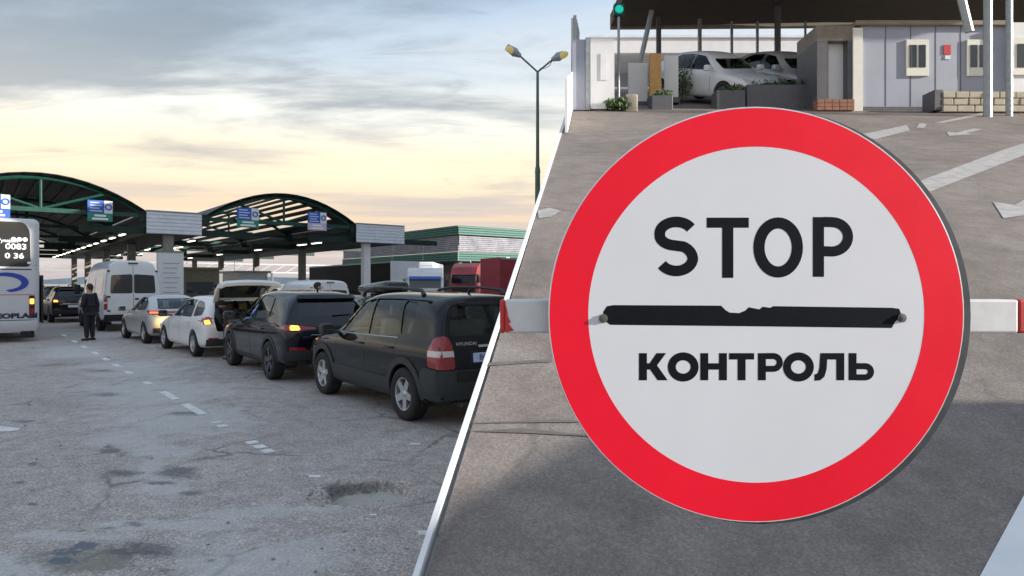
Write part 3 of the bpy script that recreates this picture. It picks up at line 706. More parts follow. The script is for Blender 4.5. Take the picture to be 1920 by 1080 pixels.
# doorway bay
db = thing('entrance_bay', 'dark framed entrance bay with a white door left of the office container', 'porch', at(1570, 203, D1))
rpart('lintel', 'frame_tan', db, 1532, 1602, 48, 76, D1, 1.2)
rpart('side_post', 'frame_dark', db, 1532, 1552, 76, 206, D1, 1.2)
rpart('side_post', 'frame_dark', db, 1590, 1602, 76, 206, D1, 1.2)
dr = rpart('door', 'panel_white', db, 1553, 1589, 77, 196, D1 + 0.25, 0.06); rpart('handle', 'bolt', dr, 1583, 1586, 130, 140, D1 + 0.2, 0.045)
rpart('back_panel', 'frame_dark', db, 1552, 1590, 76, 207, D1 + 0.9, 0.1)
for i in range(3): 
    for j in range(5): rpart('brick', 'brick_red', db, 1533 + 14 * j, 1546 + 14 * j, 186 + 7 * i, 192.4 + 7 * i, D1 - 0.28, 0.25)
# stone wall and steps in front of the container
sw = thing('stone_plinth', 'low sandstone block wall under the office container windows', 'wall', at(1830, 208, 16.3))
for r_ in range(3):
    x = 1768
    while x < 1990:
        w_ = random.uniform(20, 34); rpart('stone', 'sandstone', sw, x + 0.6, x + w_ - 0.6, 171 + 13 * r_ + 0.5, 183.4 + 13 * r_, 16.2 + random.uniform(-.02, .02), 0.45, bev=0.02); x += w_
rpart('dark_opening', 'frame_dark', sw, 1753, 1768, 168, 206, 16.22, 0.5)
# second cabin at the right edge
oc2 = thing('white_cabin', 'cream cabin cut by the right edge of the picture beyond the sandstone wall', 'cabin', at(1960, 203, 16.8))
rpart('wall', 'panel_white', oc2, 1898, 2160, 42, 214, 16.8, 3.0)
w = rpart('window', 'upvc_cream', oc2, 1900, 1950, 70, 140, 16.74, 0.1); rpart('pane', 'dark_glass', w, 1908, 1942, 82, 126, 16.725, 0.01)
# flat dark canopy roof over the lanes, on steel posts
CZ = at(0, 42, 26).z
cp = thing('lane_canopy', 'flat brown canopy roof on steel posts above the office container', 'canopy', (10, 20, rz(20)))
bm = new(); pts = [(at(1148, 6, 26).x, 26.4), (at(1148, 6, 26).x + 0.3, 14.0), (24, 14.0), (24, 26.0), (12.2, 26.0), (8, 26.2)]
prism(bm, pts, lambda a, b, d: Vector((a, b, d)), CZ, CZ + 0.5); obj('soffit', bm, 'soffit_brown', cp, world=True)
bm = new(); bar(bm, (at(1148, 6, 26).x, 26.55, CZ + 0.25), (24, 26.2, CZ + 0.25), 0.1, 0.62); obj('fascia', bm, 'fascia_tan', cp, world=True)
def rpost(par, px_, D, r_, lean=0.0, m='galv', z1=None):
    x = (px_ - 960) / F * D; bm = new(); tube(bm, [(x, D, rz(min(D, YT)) - 0.1), (x + lean, D, (CZ if z1 is None else z1))], r_, 8); return obj('post', bm, m, par, world=True, smooth=40)
for px_, D, r_, ln in ((1235, 25.5, 0.10, 0), (1312, 25.7, 0.08, 0), (1372, 25.9, 0.06, 0), (1420, 25.9, 0.06, 0), (1458, 24.5, 0.12, 0), (1510, 25.9, 0.05, 0), (1852, 15.4, 0.09, 0), (1892, 15.6, 0.07, 0)):
    rpost(cp, px_, D, r_, ln, 'frame_dark' if px_ in (1235, 1458) else 'galv')
for a, b, D in (((1182, 200), (1222, 20), 24.0), ((1818, 60), (1796, -30), 15.2)):
    bm = new(); p0, p1 = at(*a, D), at(*b, D); tube(bm, [p0, p1], 0.09, 8); obj('brace', bm, 'galv', cp, world=True, smooth=40)
# far shelter with a white fascia
D3 = 33.0
fs = thing('white_shelter', 'long shelter with a white fascia board behind the parked silver cars', 'shelter', (8, D3, rz(YT)))
rpart('fascia', 'panel_white', fs, 1112, 1560, 70, 99, D3, 0.3)
rpart('roof', 'sheet_white', fs, 1106, 1566, 66, 70, D3 - 0.1, 6)
for x in (1135, 1250, 1385, 1500): rpart('post', 'panel_white', fs, x - 2, x + 2, 99, 168, D3 + 0.5, 0.12)
rpart('back_wall', 'panel_lilac', fs, 1112, 1560, 99, 168, D3 + 5.5, 0.2)
# sheet fence added along the left edge to keep sun off the left lot
t_ = thing('shade_fence', 'white sheet fence added along the left edge to shade the left lot', 'fence', (edge_x(30), 30, rz(30)))
fy = [17.4 + 2.0 * i for i in range(17)]
for a, b in ((12.0, 13.8), (13.8, 15.6), (15.6, 17.4)):  # low panels added in front to shade the coach
    bm = new(); prism(bm, [(a + .01, rz(a) + .02), (b - .01, rz(b) + .02), (b - .01, rz(b) + 1.0), (a + .01, rz(a) + 1.0)], lambda p, q, d: Vector((edge_x(p) + .10 + d, p, q)), 0.0, 0.05); obj('fence_panel', bm, 'panel_white', t_, world=True)
for a, b in zip(fy, fy[1:]):
    bm = new(); h0, h1 = rz(min(a, YT)), rz(min(b, YT)); x0_, x1_ = edge_x(a) + .12, edge_x(b) + .12
    prism(bm, [(a + .01, h0 + .02), (b - .01, h1 + .02), (b - .01, h1 + 2.4), (a + .01, h0 + 2.4)], lambda p, q, d: Vector((edge_x(p) + .10 + d, p, q)), 0.0, 0.05)
    obj('fence_panel', bm, 'panel_white', t_, world=True)
    bm = new(); box(bm, (edge_x(a) + .16, a - .04, h0), (edge_x(a) + .24, a + .04, h0 + 2.45)); obj('fence_post', bm, 'galv', t_, world=True)
# gate panels and pillars at the left
gp_ = thing('white_gate', 'white panelled gate at the left end of the upper checkpoint', 'gate', at(1110, 205, D1))
rpart('panel', 'panel_lilac', gp_, 1073, 1097, 74, 206, D1, 0.12); rpart('gate_post', 'galv', gp_, 1098, 1106, 70, 206, D1 - 0.05, 0.18); rpart('panel', 'panel_white', gp_, 1107, 1152, 72, 204, D1, 0.12)
rpart('notice', 'sign_white', gp_, 1126, 1139, 100, 150, D1 - 0.02, 0.015)
op = thing('orange_post', 'orange brown wooden post panel beside the silver car', 'post', at(1228, 182, 18.5))
rpart('panel', 'orange_wood', op, 1219, 1240, 100, 182, 18.5, 0.15); rpart('foot', 'frame_dark', op, 1217, 1243, 180, 196, 18.45, 0.3)
for i, (a, b, c_, d_, D, lb) in enumerate(((1178, 1214, 118, 190, 19.0, 'white upright panel left of the orange post'), (1246, 1272, 104, 182, 19.0, 'white upright panel right of the orange post'))):
    t_ = thing('barrier_panel', lb, 'panel', at(a, d_, D), group='white panels by the orange post')
    rpart('sheet', 'panel_white', t_, a, b, c_, d_, D, 0.06); rpart('foot', 'frame_dark', t_, a - 2, b + 2, d_, d_ + 10, D - 0.1, 0.3)
bl = thing('concrete_block', 'small pale concrete bollard block beside the grass tuft at the gate', 'block', at(1185, 208, 16.8))
rpart('block', 'sandstone', bl, 1174, 1196, 176, 211, 16.8, 0.3, bev=0.03)
tl = thing('signal_lamp', 'green signal lamp on a thin pole above the white gate', 'signal', at(1160, 205, 17.6))
bm = new(); p = at(1160, 20, 17.6); tube(bm, [(p.x, 17.6, rz(17.6) - 0.05), (p.x, 17.6, p.z)], 0.035, 8); obj('pole', bm, 'galv', tl, world=True)
bm = new(); box(bm, (p.x - 0.14, 17.5, p.z - 0.16), (p.x + 0.14, 17.7, p.z + 0.16), bev=0.03); obj('housing', bm, 'steel_green', tl, world=True)
bm = new(); lathe(bm, [(0.11, 0), (0.09, -0.03), (0, -0.045)], 16); o = obj('lens', bm, 'signal_green', tl); o.location = (0, -0.105, p.z - at(1160, 205, 17.6).z)
# planters of dark boxes with shrubs
def leaves(bm, c, rad, n, s, squash=1.0):
    for _ in range(n):
        d = Vector((random.gauss(0, 1), random.gauss(0, 1), random.gauss(0, 1))).normalized() * random.random() ** 0.4
        p = Vector(c) + Vector((d.x * rad[0], d.y * rad[1], d.z * rad[2])); q = s * random.uniform(.6, 1.4)
        a = Vector((random.gauss(0, 1), random.gauss(0, 1), random.gauss(0, 1))).normalized(); b = a.orthogonal().normalized()
        bm.faces.new([bm.verts.new(p - a * q), bm.verts.new(p + b * q * .45), bm.verts.new(p + a * q), bm.verts.new(p - b * q * .45)])
for x0, x1, y0, y1, D, lb in ((1400, 1530, 158, 200, 17.6, 'long dark planter box in front of the second silver car'), (1222, 1262, 178, 200, 17.4, 'small dark planter box below the orange post'), (1344, 1398, 168, 200, 17.5, 'dark planter box with shrub between the two silver cars')):
    t_ = thing('planter', lb, 'planter', at((x0 + x1) / 2, y1, D), group='dark planters on the upper checkpoint')
    rpart('tub', 'frame_dark', t_, x0, x1, y0, y1 + 8, D, 0.5, bev=0.02)
    bm = new(); c = at((x0 + x1) / 2, y0, D + 0.25); leaves(bm, c, ((x1 - x0) / F * D * .5, .3, .12), 160, .07); obj('plant', bm, 'leaf', t_, world=True)
for px_, py_, D, rad, hh, lb in ((1278, 150, 19.5, .35, 1.2, 'thin green shrub left of the first silver car'), (1392, 150, 19.3, .35, 1.3, 'pale green shrub between the two silver cars'), (1524, 135, 19.5, .3, 1.5, 'pale green shrub beside the entrance bay'), (1158, 196, 16.9, .35, .35, 'low grass tuft at the foot of the white gate')):
    c = at(px_, py_, D); t_ = thing('shrub', lb, 'shrub', (c.x, D, rz(D)), group='shrubs at the upper checkpoint')
    bm = new(); tube(bm, [(c.x, D, rz(D) - .05), (c.x + .03, D, c.z)], [.025, .012], 6); obj('stem', bm, 'bark', t_, world=True)
    bm = new(); leaves(bm, c, (rad, rad, hh * .5), 260, .075); obj('foliage', bm, 'leaf_pale', t_, world=True)
# ================================================================== VEHICLES
def station(x, k, zb, zbelt, zrail, zroof, wr, hw, dx=None):
    w = hw * k; d = dx or [0] * 10
    pts = [(0, zb), (w * .55, zb), (w * .90, zb), (w * .985, zb + .13), (w * .995, zb + (zbelt - zb) * .60), (w, zbelt - .075), (w * .925, zbelt), (wr, zrail), (wr * .64, zroof - .010), (0, zroof)]
    return [Vector((x + d[i], p[0], p[1])) for i, p in enumerate(pts)]
def loft(bm, sts, bulge=(0.05, 0.05)):
    n = 10; rings = []
    for s in sts:
        L_ = [bm.verts.new(p) for p in s]; Rr = [L_[0]] + [bm.verts.new((p.x, -p.y, p.z)) for p in s[1:-1]] + [L_[-1]]
        rings.append((L_, Rr))
    for (a, A), (b, B) in zip(rings, rings[1:]):
        for i in range(n - 1):
            bm.faces.new([a[i], b[i], b[i + 1], a[i + 1]]); bm.faces.new([A[i], A[i + 1], B[i + 1], B[i]])
    for (l, r), s, bl in ((rings[0], sts[0], -bulge[0]), (rings[-1], sts[-1], bulge[1])):
        rows = [[l[2], l[1], l[0], r[1], r[2]]]
        for j in range(3, 7):
            p = s[j]; mid = []
            for f in (.62, 0, -.62): mid.append(bm.verts.new((p.x + bl * (1 - abs(f) * .55), p.y * f, p.z)))
            rows.append([l[j]] + mid + [r[j]])
        rows.append([l[7], l[8], l[9], r[8], r[7]])
        for a, b in zip(rows, rows[1:]):
            for i in range(4): bm.faces.new([a[i], a[i + 1], b[i + 1], b[i]])
    bmesh.ops.recalc_face_normals(bm, faces=bm.faces)
    return bm
def temp(bm):
    bmesh.ops.recalc_face_normals(bm, faces=bm.faces)
    me = bpy.data.meshes.new('temporary'); bm.to_mesh(me); bm.free(); o = bpy.data.objects.new('temporary', me); C.objects.link(o); return o
def bake(o):
    dg = bpy.context.evaluated_depsgraph_get(); dg.update(); return bpy.data.meshes.new_from_object(o.evaluated_get(dg))
def subdiv(o, lv): m = o.modifiers.new('s', 'SUBSURF'); m.levels = lv; m.render_levels = lv
def carve(me, cutters):
    o = bpy.data.objects.new('temporary', me); C.objects.link(o); ts = []
    for bm in cutters:
        t = temp(bm); ts.append(t); m = o.modifiers.new('b', 'BOOLEAN'); m.operation = 'DIFFERENCE'; m.object = t; m.solver = 'EXACT'
    r = bake(o); bpy.data.objects.remove(o)
    for t in ts: bpy.data.objects.remove(t)
    return r
def bvh_of(me):
    b = new(); b.from_mesh(me); r = BVHTree.FromBMesh(b); b.free(); return r

# ---- wheels
def wheel_meshes(key, r, rim_r, w, spokes, mrim, split=False):
    bm = new(); hw = w / 2
    lathe(bm, [(rim_r, -hw * .92), (rim_r + .012, -hw), (r * .90, -hw * 1.02), (r * .975, -hw * .86), (r, -hw * .6), (r, hw * .6), (r * .975, hw * .86), (r * .90, hw * 1.02), (rim_r + .012, hw), (rim_r, hw * .92)], 40, close=True)
    ty = bpy.data.meshes.new('tyre'); bmesh.ops.recalc_face_normals(bm, faces=bm.faces); bm.to_mesh(ty); bm.free(); ty.shade_smooth(); ty.set_sharp_from_angle(angle=R(40)); ty.materials.append(M('rubber'))
    bm = new(); yo = hw * .80
    lathe(bm, [(rim_r + .004, yo + .012), (rim_r - .012, yo + .010), (rim_r - .022, yo - .02), (rim_r - .03, -hw * .6), (rim_r + .004, -hw * .6)], 40, close=True)
    for k in range(spokes):
        a0 = 2 * math.pi * k / spokes + .3
        for q in ((-.09, .09) if split else (0,)):
            a = a0 + q; c, s = math.cos(a), math.sin(a); wi, wo_ = (.035, .028) if split else (.052, .040)
            if spokes > 7 and not split: wi, wo_ = .026, .018
            vs = []
            for rr, ww, yf, yb in ((.03, wi, yo - .005, yo - .05), (rim_r * .55, (wi + wo_) / 2, yo - .002, yo - .045), (rim_r - .014, wo_, yo + .004, yo - .04)):
                for sg_, yy in ((-1, yf), (1, yf), (1, yb), (-1, yb)): vs.append(bm.verts.new((c * rr - s * ww * sg_, yy, s * rr + c * ww * sg_)))
            for i in (0, 4):
                for j in range(4): bm.faces.new([vs[i + j], vs[i + (j + 1) % 4], vs[i + 4 + (j + 1) % 4], vs[i + 4 + j]])
            bm.faces.new(vs[0:4]); bm.faces.new(vs[8:12])
    lathe(bm, [(0, yo + .012), (.034, yo + .010), (.040, yo - .002), (.055, yo - .02), (.055, yo - .05), (0, yo - .05)], 20)
    ri = bpy.data.meshes.new('rim'); bmesh.ops.recalc_face_normals(bm, faces=bm.faces); bm.to_mesh(ri); bm.free(); ri.shade_smooth(); ri.set_sharp_from_angle(angle=R(32)); ri.materials.append(M(mrim))
    bm = new(); lathe(bm, [(0, yo - .07), (rim_r * .72, yo - .07), (rim_r * .72, yo - .085), (rim_r - .03, -hw * .55), (0, -hw * .55)], 28)
    di = bpy.data.meshes.new('brake_disc'); bm.to_mesh(di); bm.free(); di.materials.append(M('brake_dark'))
    return ty, ri, di
def add_wheels(car, ms, wb, tr, r, arch_r):
    for x in (wb / 2, -wb / 2):
        for s in (1, -1):
            w = bpy.data.objects.new('wheel', ms[0]); link(w, car); w.location = (x, s * tr, r); w.rotation_euler = (0, random.uniform(0, 1.2), 0 if s > 0 else math.pi)
            inst('rim', ms[1], w); inst('brake_disc', ms[2], w)
            if x > 0 or True:
                key = 'liner%.3f' % arch_r
                if key not in bpy.data.meshes:
                    bm = new(); lathe(bm, [(arch_r + .012, -.26), (arch_r + .012, .07), (arch_r + .004, .07), (arch_r + .004, -.25), (0, -.25), (0, -.26)], 36)
                    bmesh.ops.bisect_plane(bm, geom=bm.verts[:] + bm.edges[:] + bm.faces[:], plane_co=(0, 0, -r * .35), plane_no=(0, 0, -1), clear_outer=True)
                    me = bpy.data.meshes.new(key); bm.to_mesh(me); bm.free(); me.materials.append(M('trim_black'))
                l = inst('wheel_well', bpy.data.meshes[key], car, (x, s * (tr - .02), r), (0, 0, 0 if s > 0 else math.pi))

def yy(a, b, d): return Vector((a, d, b))
def xx(a, b, d): return Vector((d, a, b))
def grow(poly, k):
    cx = sum(p[0] for p in poly) / len(poly); cy = sum(p[1] for p in poly) / len(poly)
    out = []
    for x, y in poly:
        d = Vector((x - cx, y - cy)); l = d.length; d = d * ((l + k) / l); out.append((cx + d.x, cy + d.y))
    return out
def build_shell(cfg):
    """outer skin with cut wheel arches, cabin hollow and window openings"""
    hw = cfg['hw']; sts = [station(*s[:7], hw, s[7] if len(s) > 7 else None) for s in cfg['st']]
    bm = new(); loft(bm, sts, cfg.get('bulge', (.06, .08))); o = temp(bm); subdiv(o, 2); skin = bake(o); bpy.data.objects.remove(o)
    bvh = bvh_of(skin); cut = []
    for x in (cfg['wb'] / 2, -cfg['wb'] / 2):
        for s in (1, -1):
            b = new(); lathe(b, [(cfg['arch'], 0), (cfg['arch'], .6)], 40); bmesh.ops.translate(b, verts=b.verts, vec=(x, hw - .27 if s > 0 else -hw + .27 - .6, cfg['r'])); cut.append(b)
    if cfg.get('hollow', True):
        ins = []
        for s in cfg['st']:
            if cfg['cab'][0] <= s[0] <= cfg['cab'][1]:
                q = list(s); d = s[7] if len(s) > 7 else None
                st_ = station(q[0], q[1], q[2] + .24, q[3], max(q[4] - .045, q[3] + .02), q[5] - .06, q[6] - .05, hw - .075, d); ins.append(st_)
        e0 = cfg.get('inset_rear', .09); mnx = min(p.x for p in ins[0])
        for p in ins[0]: p.x += e0
        for p in ins[-1]: p.x -= .03
        b = new(); loft(b, ins, (.02, .02)); o = temp(b); subdiv(o, 1); b = new(); b.from_mesh(bake(o)); bpy.data.objects.remove(o); cut.append(b)
        for p in cfg['side']:
            b = new(); prism(b, p, yy, -1.3, 1.3); cut.append(b)
        b = new(); prism(b, cfg['back'], xx, -4.5, cfg.get('backcut', -.9)); cut.append(b)
        if cfg.get('front'): b = new(); prism(b, cfg['front'], xx, .2, 4.0); cut.append(b)
    me = carve(skin.copy(), cut)
    return skin, bvh, me
def make_car(name, label, cfg, paint, wheels, group=None):
    t = thing(name, label, 'car', group=group)
    skin, bvh, me = build_shell(cfg); me.name = 'body'; me.shade_smooth(); me.set_sharp_from_angle(angle=R(38)); me.materials.clear(); me.materials.append(M(paint))
    for p in me.polygons: p.material_index = 0
    body = bpy.data.objects.new('body', me); link(body, t)
    for i, p in enumerate(cfg['side']):
        for s in (1, -1): obj('side_window', patch(bvh, grow(p, .02), 'y', s, -.012, .006), cfg.get('glass', 'glass_clear') if i == 0 else cfg.get('glass_r', 'glass_tint'), t, smooth=30)
    if not cfg.get('open_back'): obj('rear_window', patch(bvh, grow(cfg['back'], .02), 'x', -1, -.012, .006), cfg.get('glass_b', 'glass_tint'), t, smooth=30)
    if cfg.get('front'): obj('windscreen', patch(bvh, grow(cfg['front'], .02), 'x', 1, -.012, .006), 'glass_clear', t, smooth=30)
    add_wheels(t, wheels, cfg['wb'], cfg['tr'], cfg['r'], cfg['arch'])
    # seats
    sm = cfg.get('seat', 'seat_fabric')
    for x, ysl in ((.25, (.36, -.36)), (-.62, (.40, 0, -.40))):
        for y in ysl:
            b = new(); hh = cfg['seat_h']; box(b, (x - .26, y - .22, hh - .32), (x + .28, y + .22, hh), bev=.06); st_ = obj('seat', b, sm, t, smooth=40)
            b = new(); box(b, (-.07, -.22, -.06), (.07, .22, .56), Matrix.Translation((x - .30, y, hh)) @ Matrix.Rotation(R(-14), 4, 'Y'), bev=.05); obj('backrest', b, sm, st_, smooth=40)
            b = new(); box(b, (-.045, -.12, .60), (.045, .12, .78), Matrix.Translation((x - .32, y, hh)) @ Matrix.Rotation(R(-12), 4, 'Y'), bev=.04); obj('headrest', b, sm, st_, smooth=40)
    b = new(); box(b, (.72, -.66, cfg['seat_h'] + .05), (.98, .66, cfg['seat_h'] + .36), bev=.05); obj('dashboard', b, 'trim_black', t, smooth=40)
    b = new(); lathe(b, [(.17, -.012), (.19, 0), (.17, .012), (.16, 0)], 24, 'x', close=True); o = obj('steering_wheel', b, 'trim_black', t, smooth=True); o.location = (.62, .36, cfg['seat_h'] + .38); o.rotation_euler = (0, R(25), 0)
    b = new(); lathe(b, [(.17, -.012), (.19, 0), (.17, .012), (.16, 0)], 4, 'x', close=True); b.free()
    # mirrors
    for s in (1, -1):
        b = new(); mx, mz = cfg['mirror']; box(b, (mx - .07, hw_of(cfg) + .03, mz - .02), (mx + .09, hw_of(cfg) + .24, mz + .15), bev=.045, seg=3); box(b, (mx - .02, hw_of(cfg) - .10, mz - .01), (mx + .05, hw_of(cfg) + .06, mz + .03))
        if s < 0:
            for v in b.verts: v.co.y *= -1
        mo = obj('mirror', b, cfg.get('mirror_mat', paint), t, smooth=40)
        b = new(); box(b, (mx - .074, hw_of(cfg) + .05, mz), (mx - .068, hw_of(cfg) + .22, mz + .13))
        if s < 0:
            for v in b.verts: v.co.y *= -1
        obj('mirror_glass', b, 'dark_glass', mo)
    return t, bvh
def hw_of(c): return c['hw']
def mirp(p): return [(-a, b) for a, b in p]
def rear(t, bvh, name, poly, m, off=.006, thick=.02, both=True, rnd=.02, parent=None, grid=.06):
    r = []
    for p in ([poly, mirp(poly)] if both else [poly]): r.append(obj(name, patch(bvh, rpoly(p, rnd), 'x', -1, off, thick, grid), m, parent or t, smooth=35))
    return r
def side(t, bvh, name, poly, m, off=.006, thick=.02, both=True, rnd=.02, grid=.07):
    r = []
    for s in ((1, -1) if both else (1,)): r.append(obj(name, patch(bvh, rpoly(poly, rnd), 'y', s, off, thick, grid), m, t, smooth=35))
    return r
def front(t, bvh, name, poly, m, off=.006, thick=.02, both=True, rnd=.02):
    for p in ([poly, mirp(poly)] if both else [poly]): obj(name, patch(bvh, rpoly(p, rnd), 'x', 1, off, thick), m, t, smooth=35)
def annulus(cx, cz, r0, r1, a0, a1, n=14):
    return [(cx + r1 * math.cos(R(a0 + (a1 - a0) * k / n)), cz + r1 * math.sin(R(a0 + (a1 - a0) * k / n))) for k in range(n + 1)] + [(cx + r0 * math.cos(R(a1 + (a0 - a1) * k / n)), cz + r0 * math.sin(R(a1 + (a0 - a1) * k / n))) for k in range(n + 1)]
def flares(t, bvh, cfg, w, m='cladding', off=.016):
    for x in (cfg['wb'] / 2, -cfg['wb'] / 2):
        for s in (1, -1): obj('wheel_arch_trim', patch(bvh, annulus(x, cfg['r'], cfg['arch'] - .004, cfg['arch'] + w, -14, 194), 'y', s, off, .03, .12), m, t, smooth=35)
def groove(t, bvh, x0, z0, x1, z1, m='trim_black', w=.011):
    d = Vector((x1 - x0, z1 - z0)).normalized(); n = Vector((-d.y, d.x)) * w / 2
    for s in (1, -1): obj('door_gap', patch(bvh, [(x0 + n.x, z0 + n.y), (x1 + n.x, z1 + n.y), (x1 - n.x, z1 - n.y), (x0 - n.x, z0 - n.y)], 'y', s, .0015, 0, .06), m, t)
def lettering(t, bvh, s, size, cy, cz, m, axis='x', bold=0.0, squeeze=1.0):
    """letters on the rear face, read from behind: text runs along -y"""
    bm = text_bm(s, size, lambda a, b: Vector((0, cy - a, cz + b)), 0, bold, squeeze)
    for v in bm.verts:
        h, n, i, d = bvh.ray_cast(Vector((-20, v.co.y, v.co.z)), Vector((1, 0, 0)))
        if h is not None: v.co.x = h.x - .009
    return obj('lettering', bm, m, t)
def plate(t, bvh, cy, cz, txt, m='plate_white', w=.52, h=.115):
    p = [(cy - w / 2, cz - h / 2), (cy + w / 2, cz - h / 2), (cy + w / 2, cz + h / 2), (cy - w / 2, cz + h / 2)]
    pl = obj('number_plate', patch(bvh, rpoly(p, .012), 'x', -1, .012, .012, .2), m, t)
    return pl
def antenna(t, x, z): b = new(); tube(b, [(x, 0, z), (x - .05, 0, z + .05), (x - .07, 0, z + .06)], [.02, .014, .008], 8); obj('antenna', b, 'trim_black', t, smooth=40)
def wiper(t, bvh, y0, z0, y1, z1):
    pts = []
    for k in range(7):
        y, z = y0 + (y1 - y0) * k / 6, z0 + (z1 - z0) * k / 6; h, n, i, d = bvh.ray_cast(Vector((-20, y, z)), Vector((1, 0, 0))); pts.append(h + Vector((-.018, 0, 0)))
    b = new(); tube(b, pts, [.016, .014, .011, .011, .010, .009, .008], 6); obj('rear_wiper', b, 'trim_black', t)
def put(t, u, v, rot=0.0, rr=None):
    t.location = W(u, v); t.rotation_euler = (0, 0, ROTU + R(rot)); return t

def DX(bottom, mid, belt, rail): return [bottom, bottom, bottom, mid * .3 + bottom * .2, mid, mid * .6 + belt * .4, belt, rail, rail, rail]
WH_SUV = wheel_meshes('suv', .345, .215, .225, 5, 'alloy')
WH_CX = wheel_meshes('cx', .36, .245, .225, 5, 'alloy_dark', split=True)
WH_CAR = wheel_meshes('car', .315, .20, .205, 8, 'alloy')
WH_VAN = wheel_meshes('van', .345, .20, .225, 6, 'brake_dark')

# ---------------------------------------------------- black compact SUV with grey cladding
suv = dict(hw=.885, wb=2.63, r=.345, arch=.40, tr=.775, cab=(-2.2, 1.06), seat_h=.72, mirror=(.80, 1.02), seat='seat_grey', glass_r='glass_clear', glass_b='glass_clear', mirror_mat='cladding', bulge=(.05, .1),
  st=[(-2.16, .95, .34, 1.05, 1.55, 1.60, .66, DX(.05, -.01, .03, .22)), (-2.09, .985, .28, 1.05, 1.565, 1.62, .69, DX(.02, -.01, .02, .21)), (-1.9, 1.0, .25, 1.05, 1.58, 1.645, .70, DX(0, 0, 0, .12)),
      (-1.3, 1.0, .24, 1.045, 1.60, 1.665, .70), (-.6, 1.0, .24, 1.035, 1.61, 1.675, .70), (0, 1.0, .24, 1.025, 1.60, 1.665, .69), (.38, 1.0, .24, 1.015, 1.54, 1.61, .66),
      (.72, 1.0, .24, 1.005, 1.28, 1.34, .70), (1.06, 1.0, .24, 1.0, 1.03, 1.08, .74), (1.5, .99, .25, .96, .985, 1.04, .72), (1.9, .96, .26, .88, .90, .95, .66), (2.08, .88, .30, .76, .78, .84, .60)],
  side=[rpoly([(.74, 1.06), (.26, 1.515), (-.10, 1.555), (-.14, 1.06)], .05), rpoly([(-.21, 1.06), (-.17, 1.56), (-.95, 1.565), (-1.06, 1.08)], .05), rpoly([(-1.13, 1.11), (-1.02, 1.55), (-1.36, 1.53), (-1.42, 1.46), (-1.40, 1.14)], .06)],
  back=rpoly([(-.66, 1.13), (.66, 1.13), (.60, 1.34), (.54, 1.50), (-.54, 1.50), (-.60, 1.34)], .06), front=rpoly([(-.62, 1.12), (.62, 1.12), (.54, 1.48), (-.54, 1.48)], .06))
SUV, bv = make_car('suv', 'black compact SUV with grey lower cladding and roof rails, nearest in the queue', suv, 'paint_black', WH_SUV)
flares(SUV, bv, suv, .085)
side(SUV, bv, 'door_cladding', [(-.86, .26), (.86, .26), (.86, .56), (-.86, .52)], 'cladding', .012)
side(SUV, bv, 'bumper_corner', [(-1.72, .36), (-2.14, .36), (-2.18, .72), (-1.85, .745), (-1.76, .66)], 'cladding', .015)
for p in rear(SUV, bv, 'rear_bumper', [(-.84, .35), (.84, .35), (.86, .72), (-.86, .72)], 'cladding', .02, .04, both=False): pass
rear(SUV, bv, 'bumper_step', [(-.62, .58), (.62, .58), (.62, .70), (-.62, .70)], 'trim_black', .034, .02, both=False)
tl_ = rear(SUV, bv, 'tail_light', [(.64, .735), (.855, .735), (.85, 1.0), (.79, 1.13), (.70, 1.13), (.66, 1.0)], 'lens_red', .012, .03, rnd=.04)
for s_, par in zip((1, -1), tl_):
    for z0, z1, m in ((.885, .955, 'lens_clear'),):
        p = [(.652, z0), (.852, z0), (.848, z1), (.66, z1)]; p = p if s_ > 0 else mirp(p); obj('clear_lens', patch(bv, p, 'x', -1, .016, .012), m, par, smooth=35)
for s_ in side(SUV, bv, 'tail_light', [(-1.94, .76), (-2.165, .735), (-2.15, 1.02), (-2.05, 1.13), (-1.97, 1.10), (-1.93, .95)], 'lens_red', .010, .02, rnd=.03): pass
for s_ in (1, -1):
    obj('clear_lens', patch(bv, [(-1.935, .885), (-2.158, .885), (-2.155, .955), (-1.935, .955)], 'y', s_, .014, .012), 'lens_clear', SUV, smooth=35)
    b = new(); pts = [(-1.5, s_ * .665, 1.625), (-1.42, s_ * .655, 1.69), (-.9, s_ * .66, 1.725), (-.1, s_ * .66, 1.725), (.22, s_ * .645, 1.68), (.30, s_ * .64, 1.60)]; tube(b, pts, [.035, .026, .02, .02, .026, .035], 8); obj('roof_rail', b, 'cladding', SUV, smooth=45)
    b = new(); h = bv.ray_cast(Vector((-20, s_ * .40, 1.525)), Vector((1, 0, 0)))[0]; box(b, (h.x - .05, s_ * .40 - .045, 1.49), (h.x + .10, s_ * .40 + .045, 1.555), bev=.02); obj('glass_hinge', b, 'trim_black', SUV, smooth=40)
rear(SUV, bv, 'chrome_strip', [(-.34, .985), (.30, .985), (.30, 1.012), (-.34, 1.012)], 'chrome', .02, .02, both=False, rnd=.01)
rear(SUV, bv, 'plate_recess', [(-.24, .78), (.44, .78), (.41, .95), (-.21, .95)], 'trim_black', .003, .01, both=False)
pl = plate(SUV, bv, .12, .86, '', 'plate_blue'); lettering(pl, bv, 'BC 4183', .10, .12, .86, 'plate_ink')
for v in pl.children[0].data.vertices: v.co.x -= .008
lettering(SUV, bv, 'HYUNDAI', .058, .46, 1.035, 'chrome', squeeze=1.15)
wiper(SUV, bv, .02, 1.13, -.42, 1.15); antenna(SUV, -1.55, 1.66)
rear(SUV, bv, 'glass_frame', [(-.70, 1.515), (.70, 1.515), (.66, 1.555), (-.66, 1.555)], 'trim_black', .004, .01, both=False)
for a in ((-.17, .30, -.17, 1.04), (.82, .46, .80, 1.0), (-1.02, .75, -1.09, 1.05), (-.17, .30, .86, .30)): groove(SUV, bv, *a)
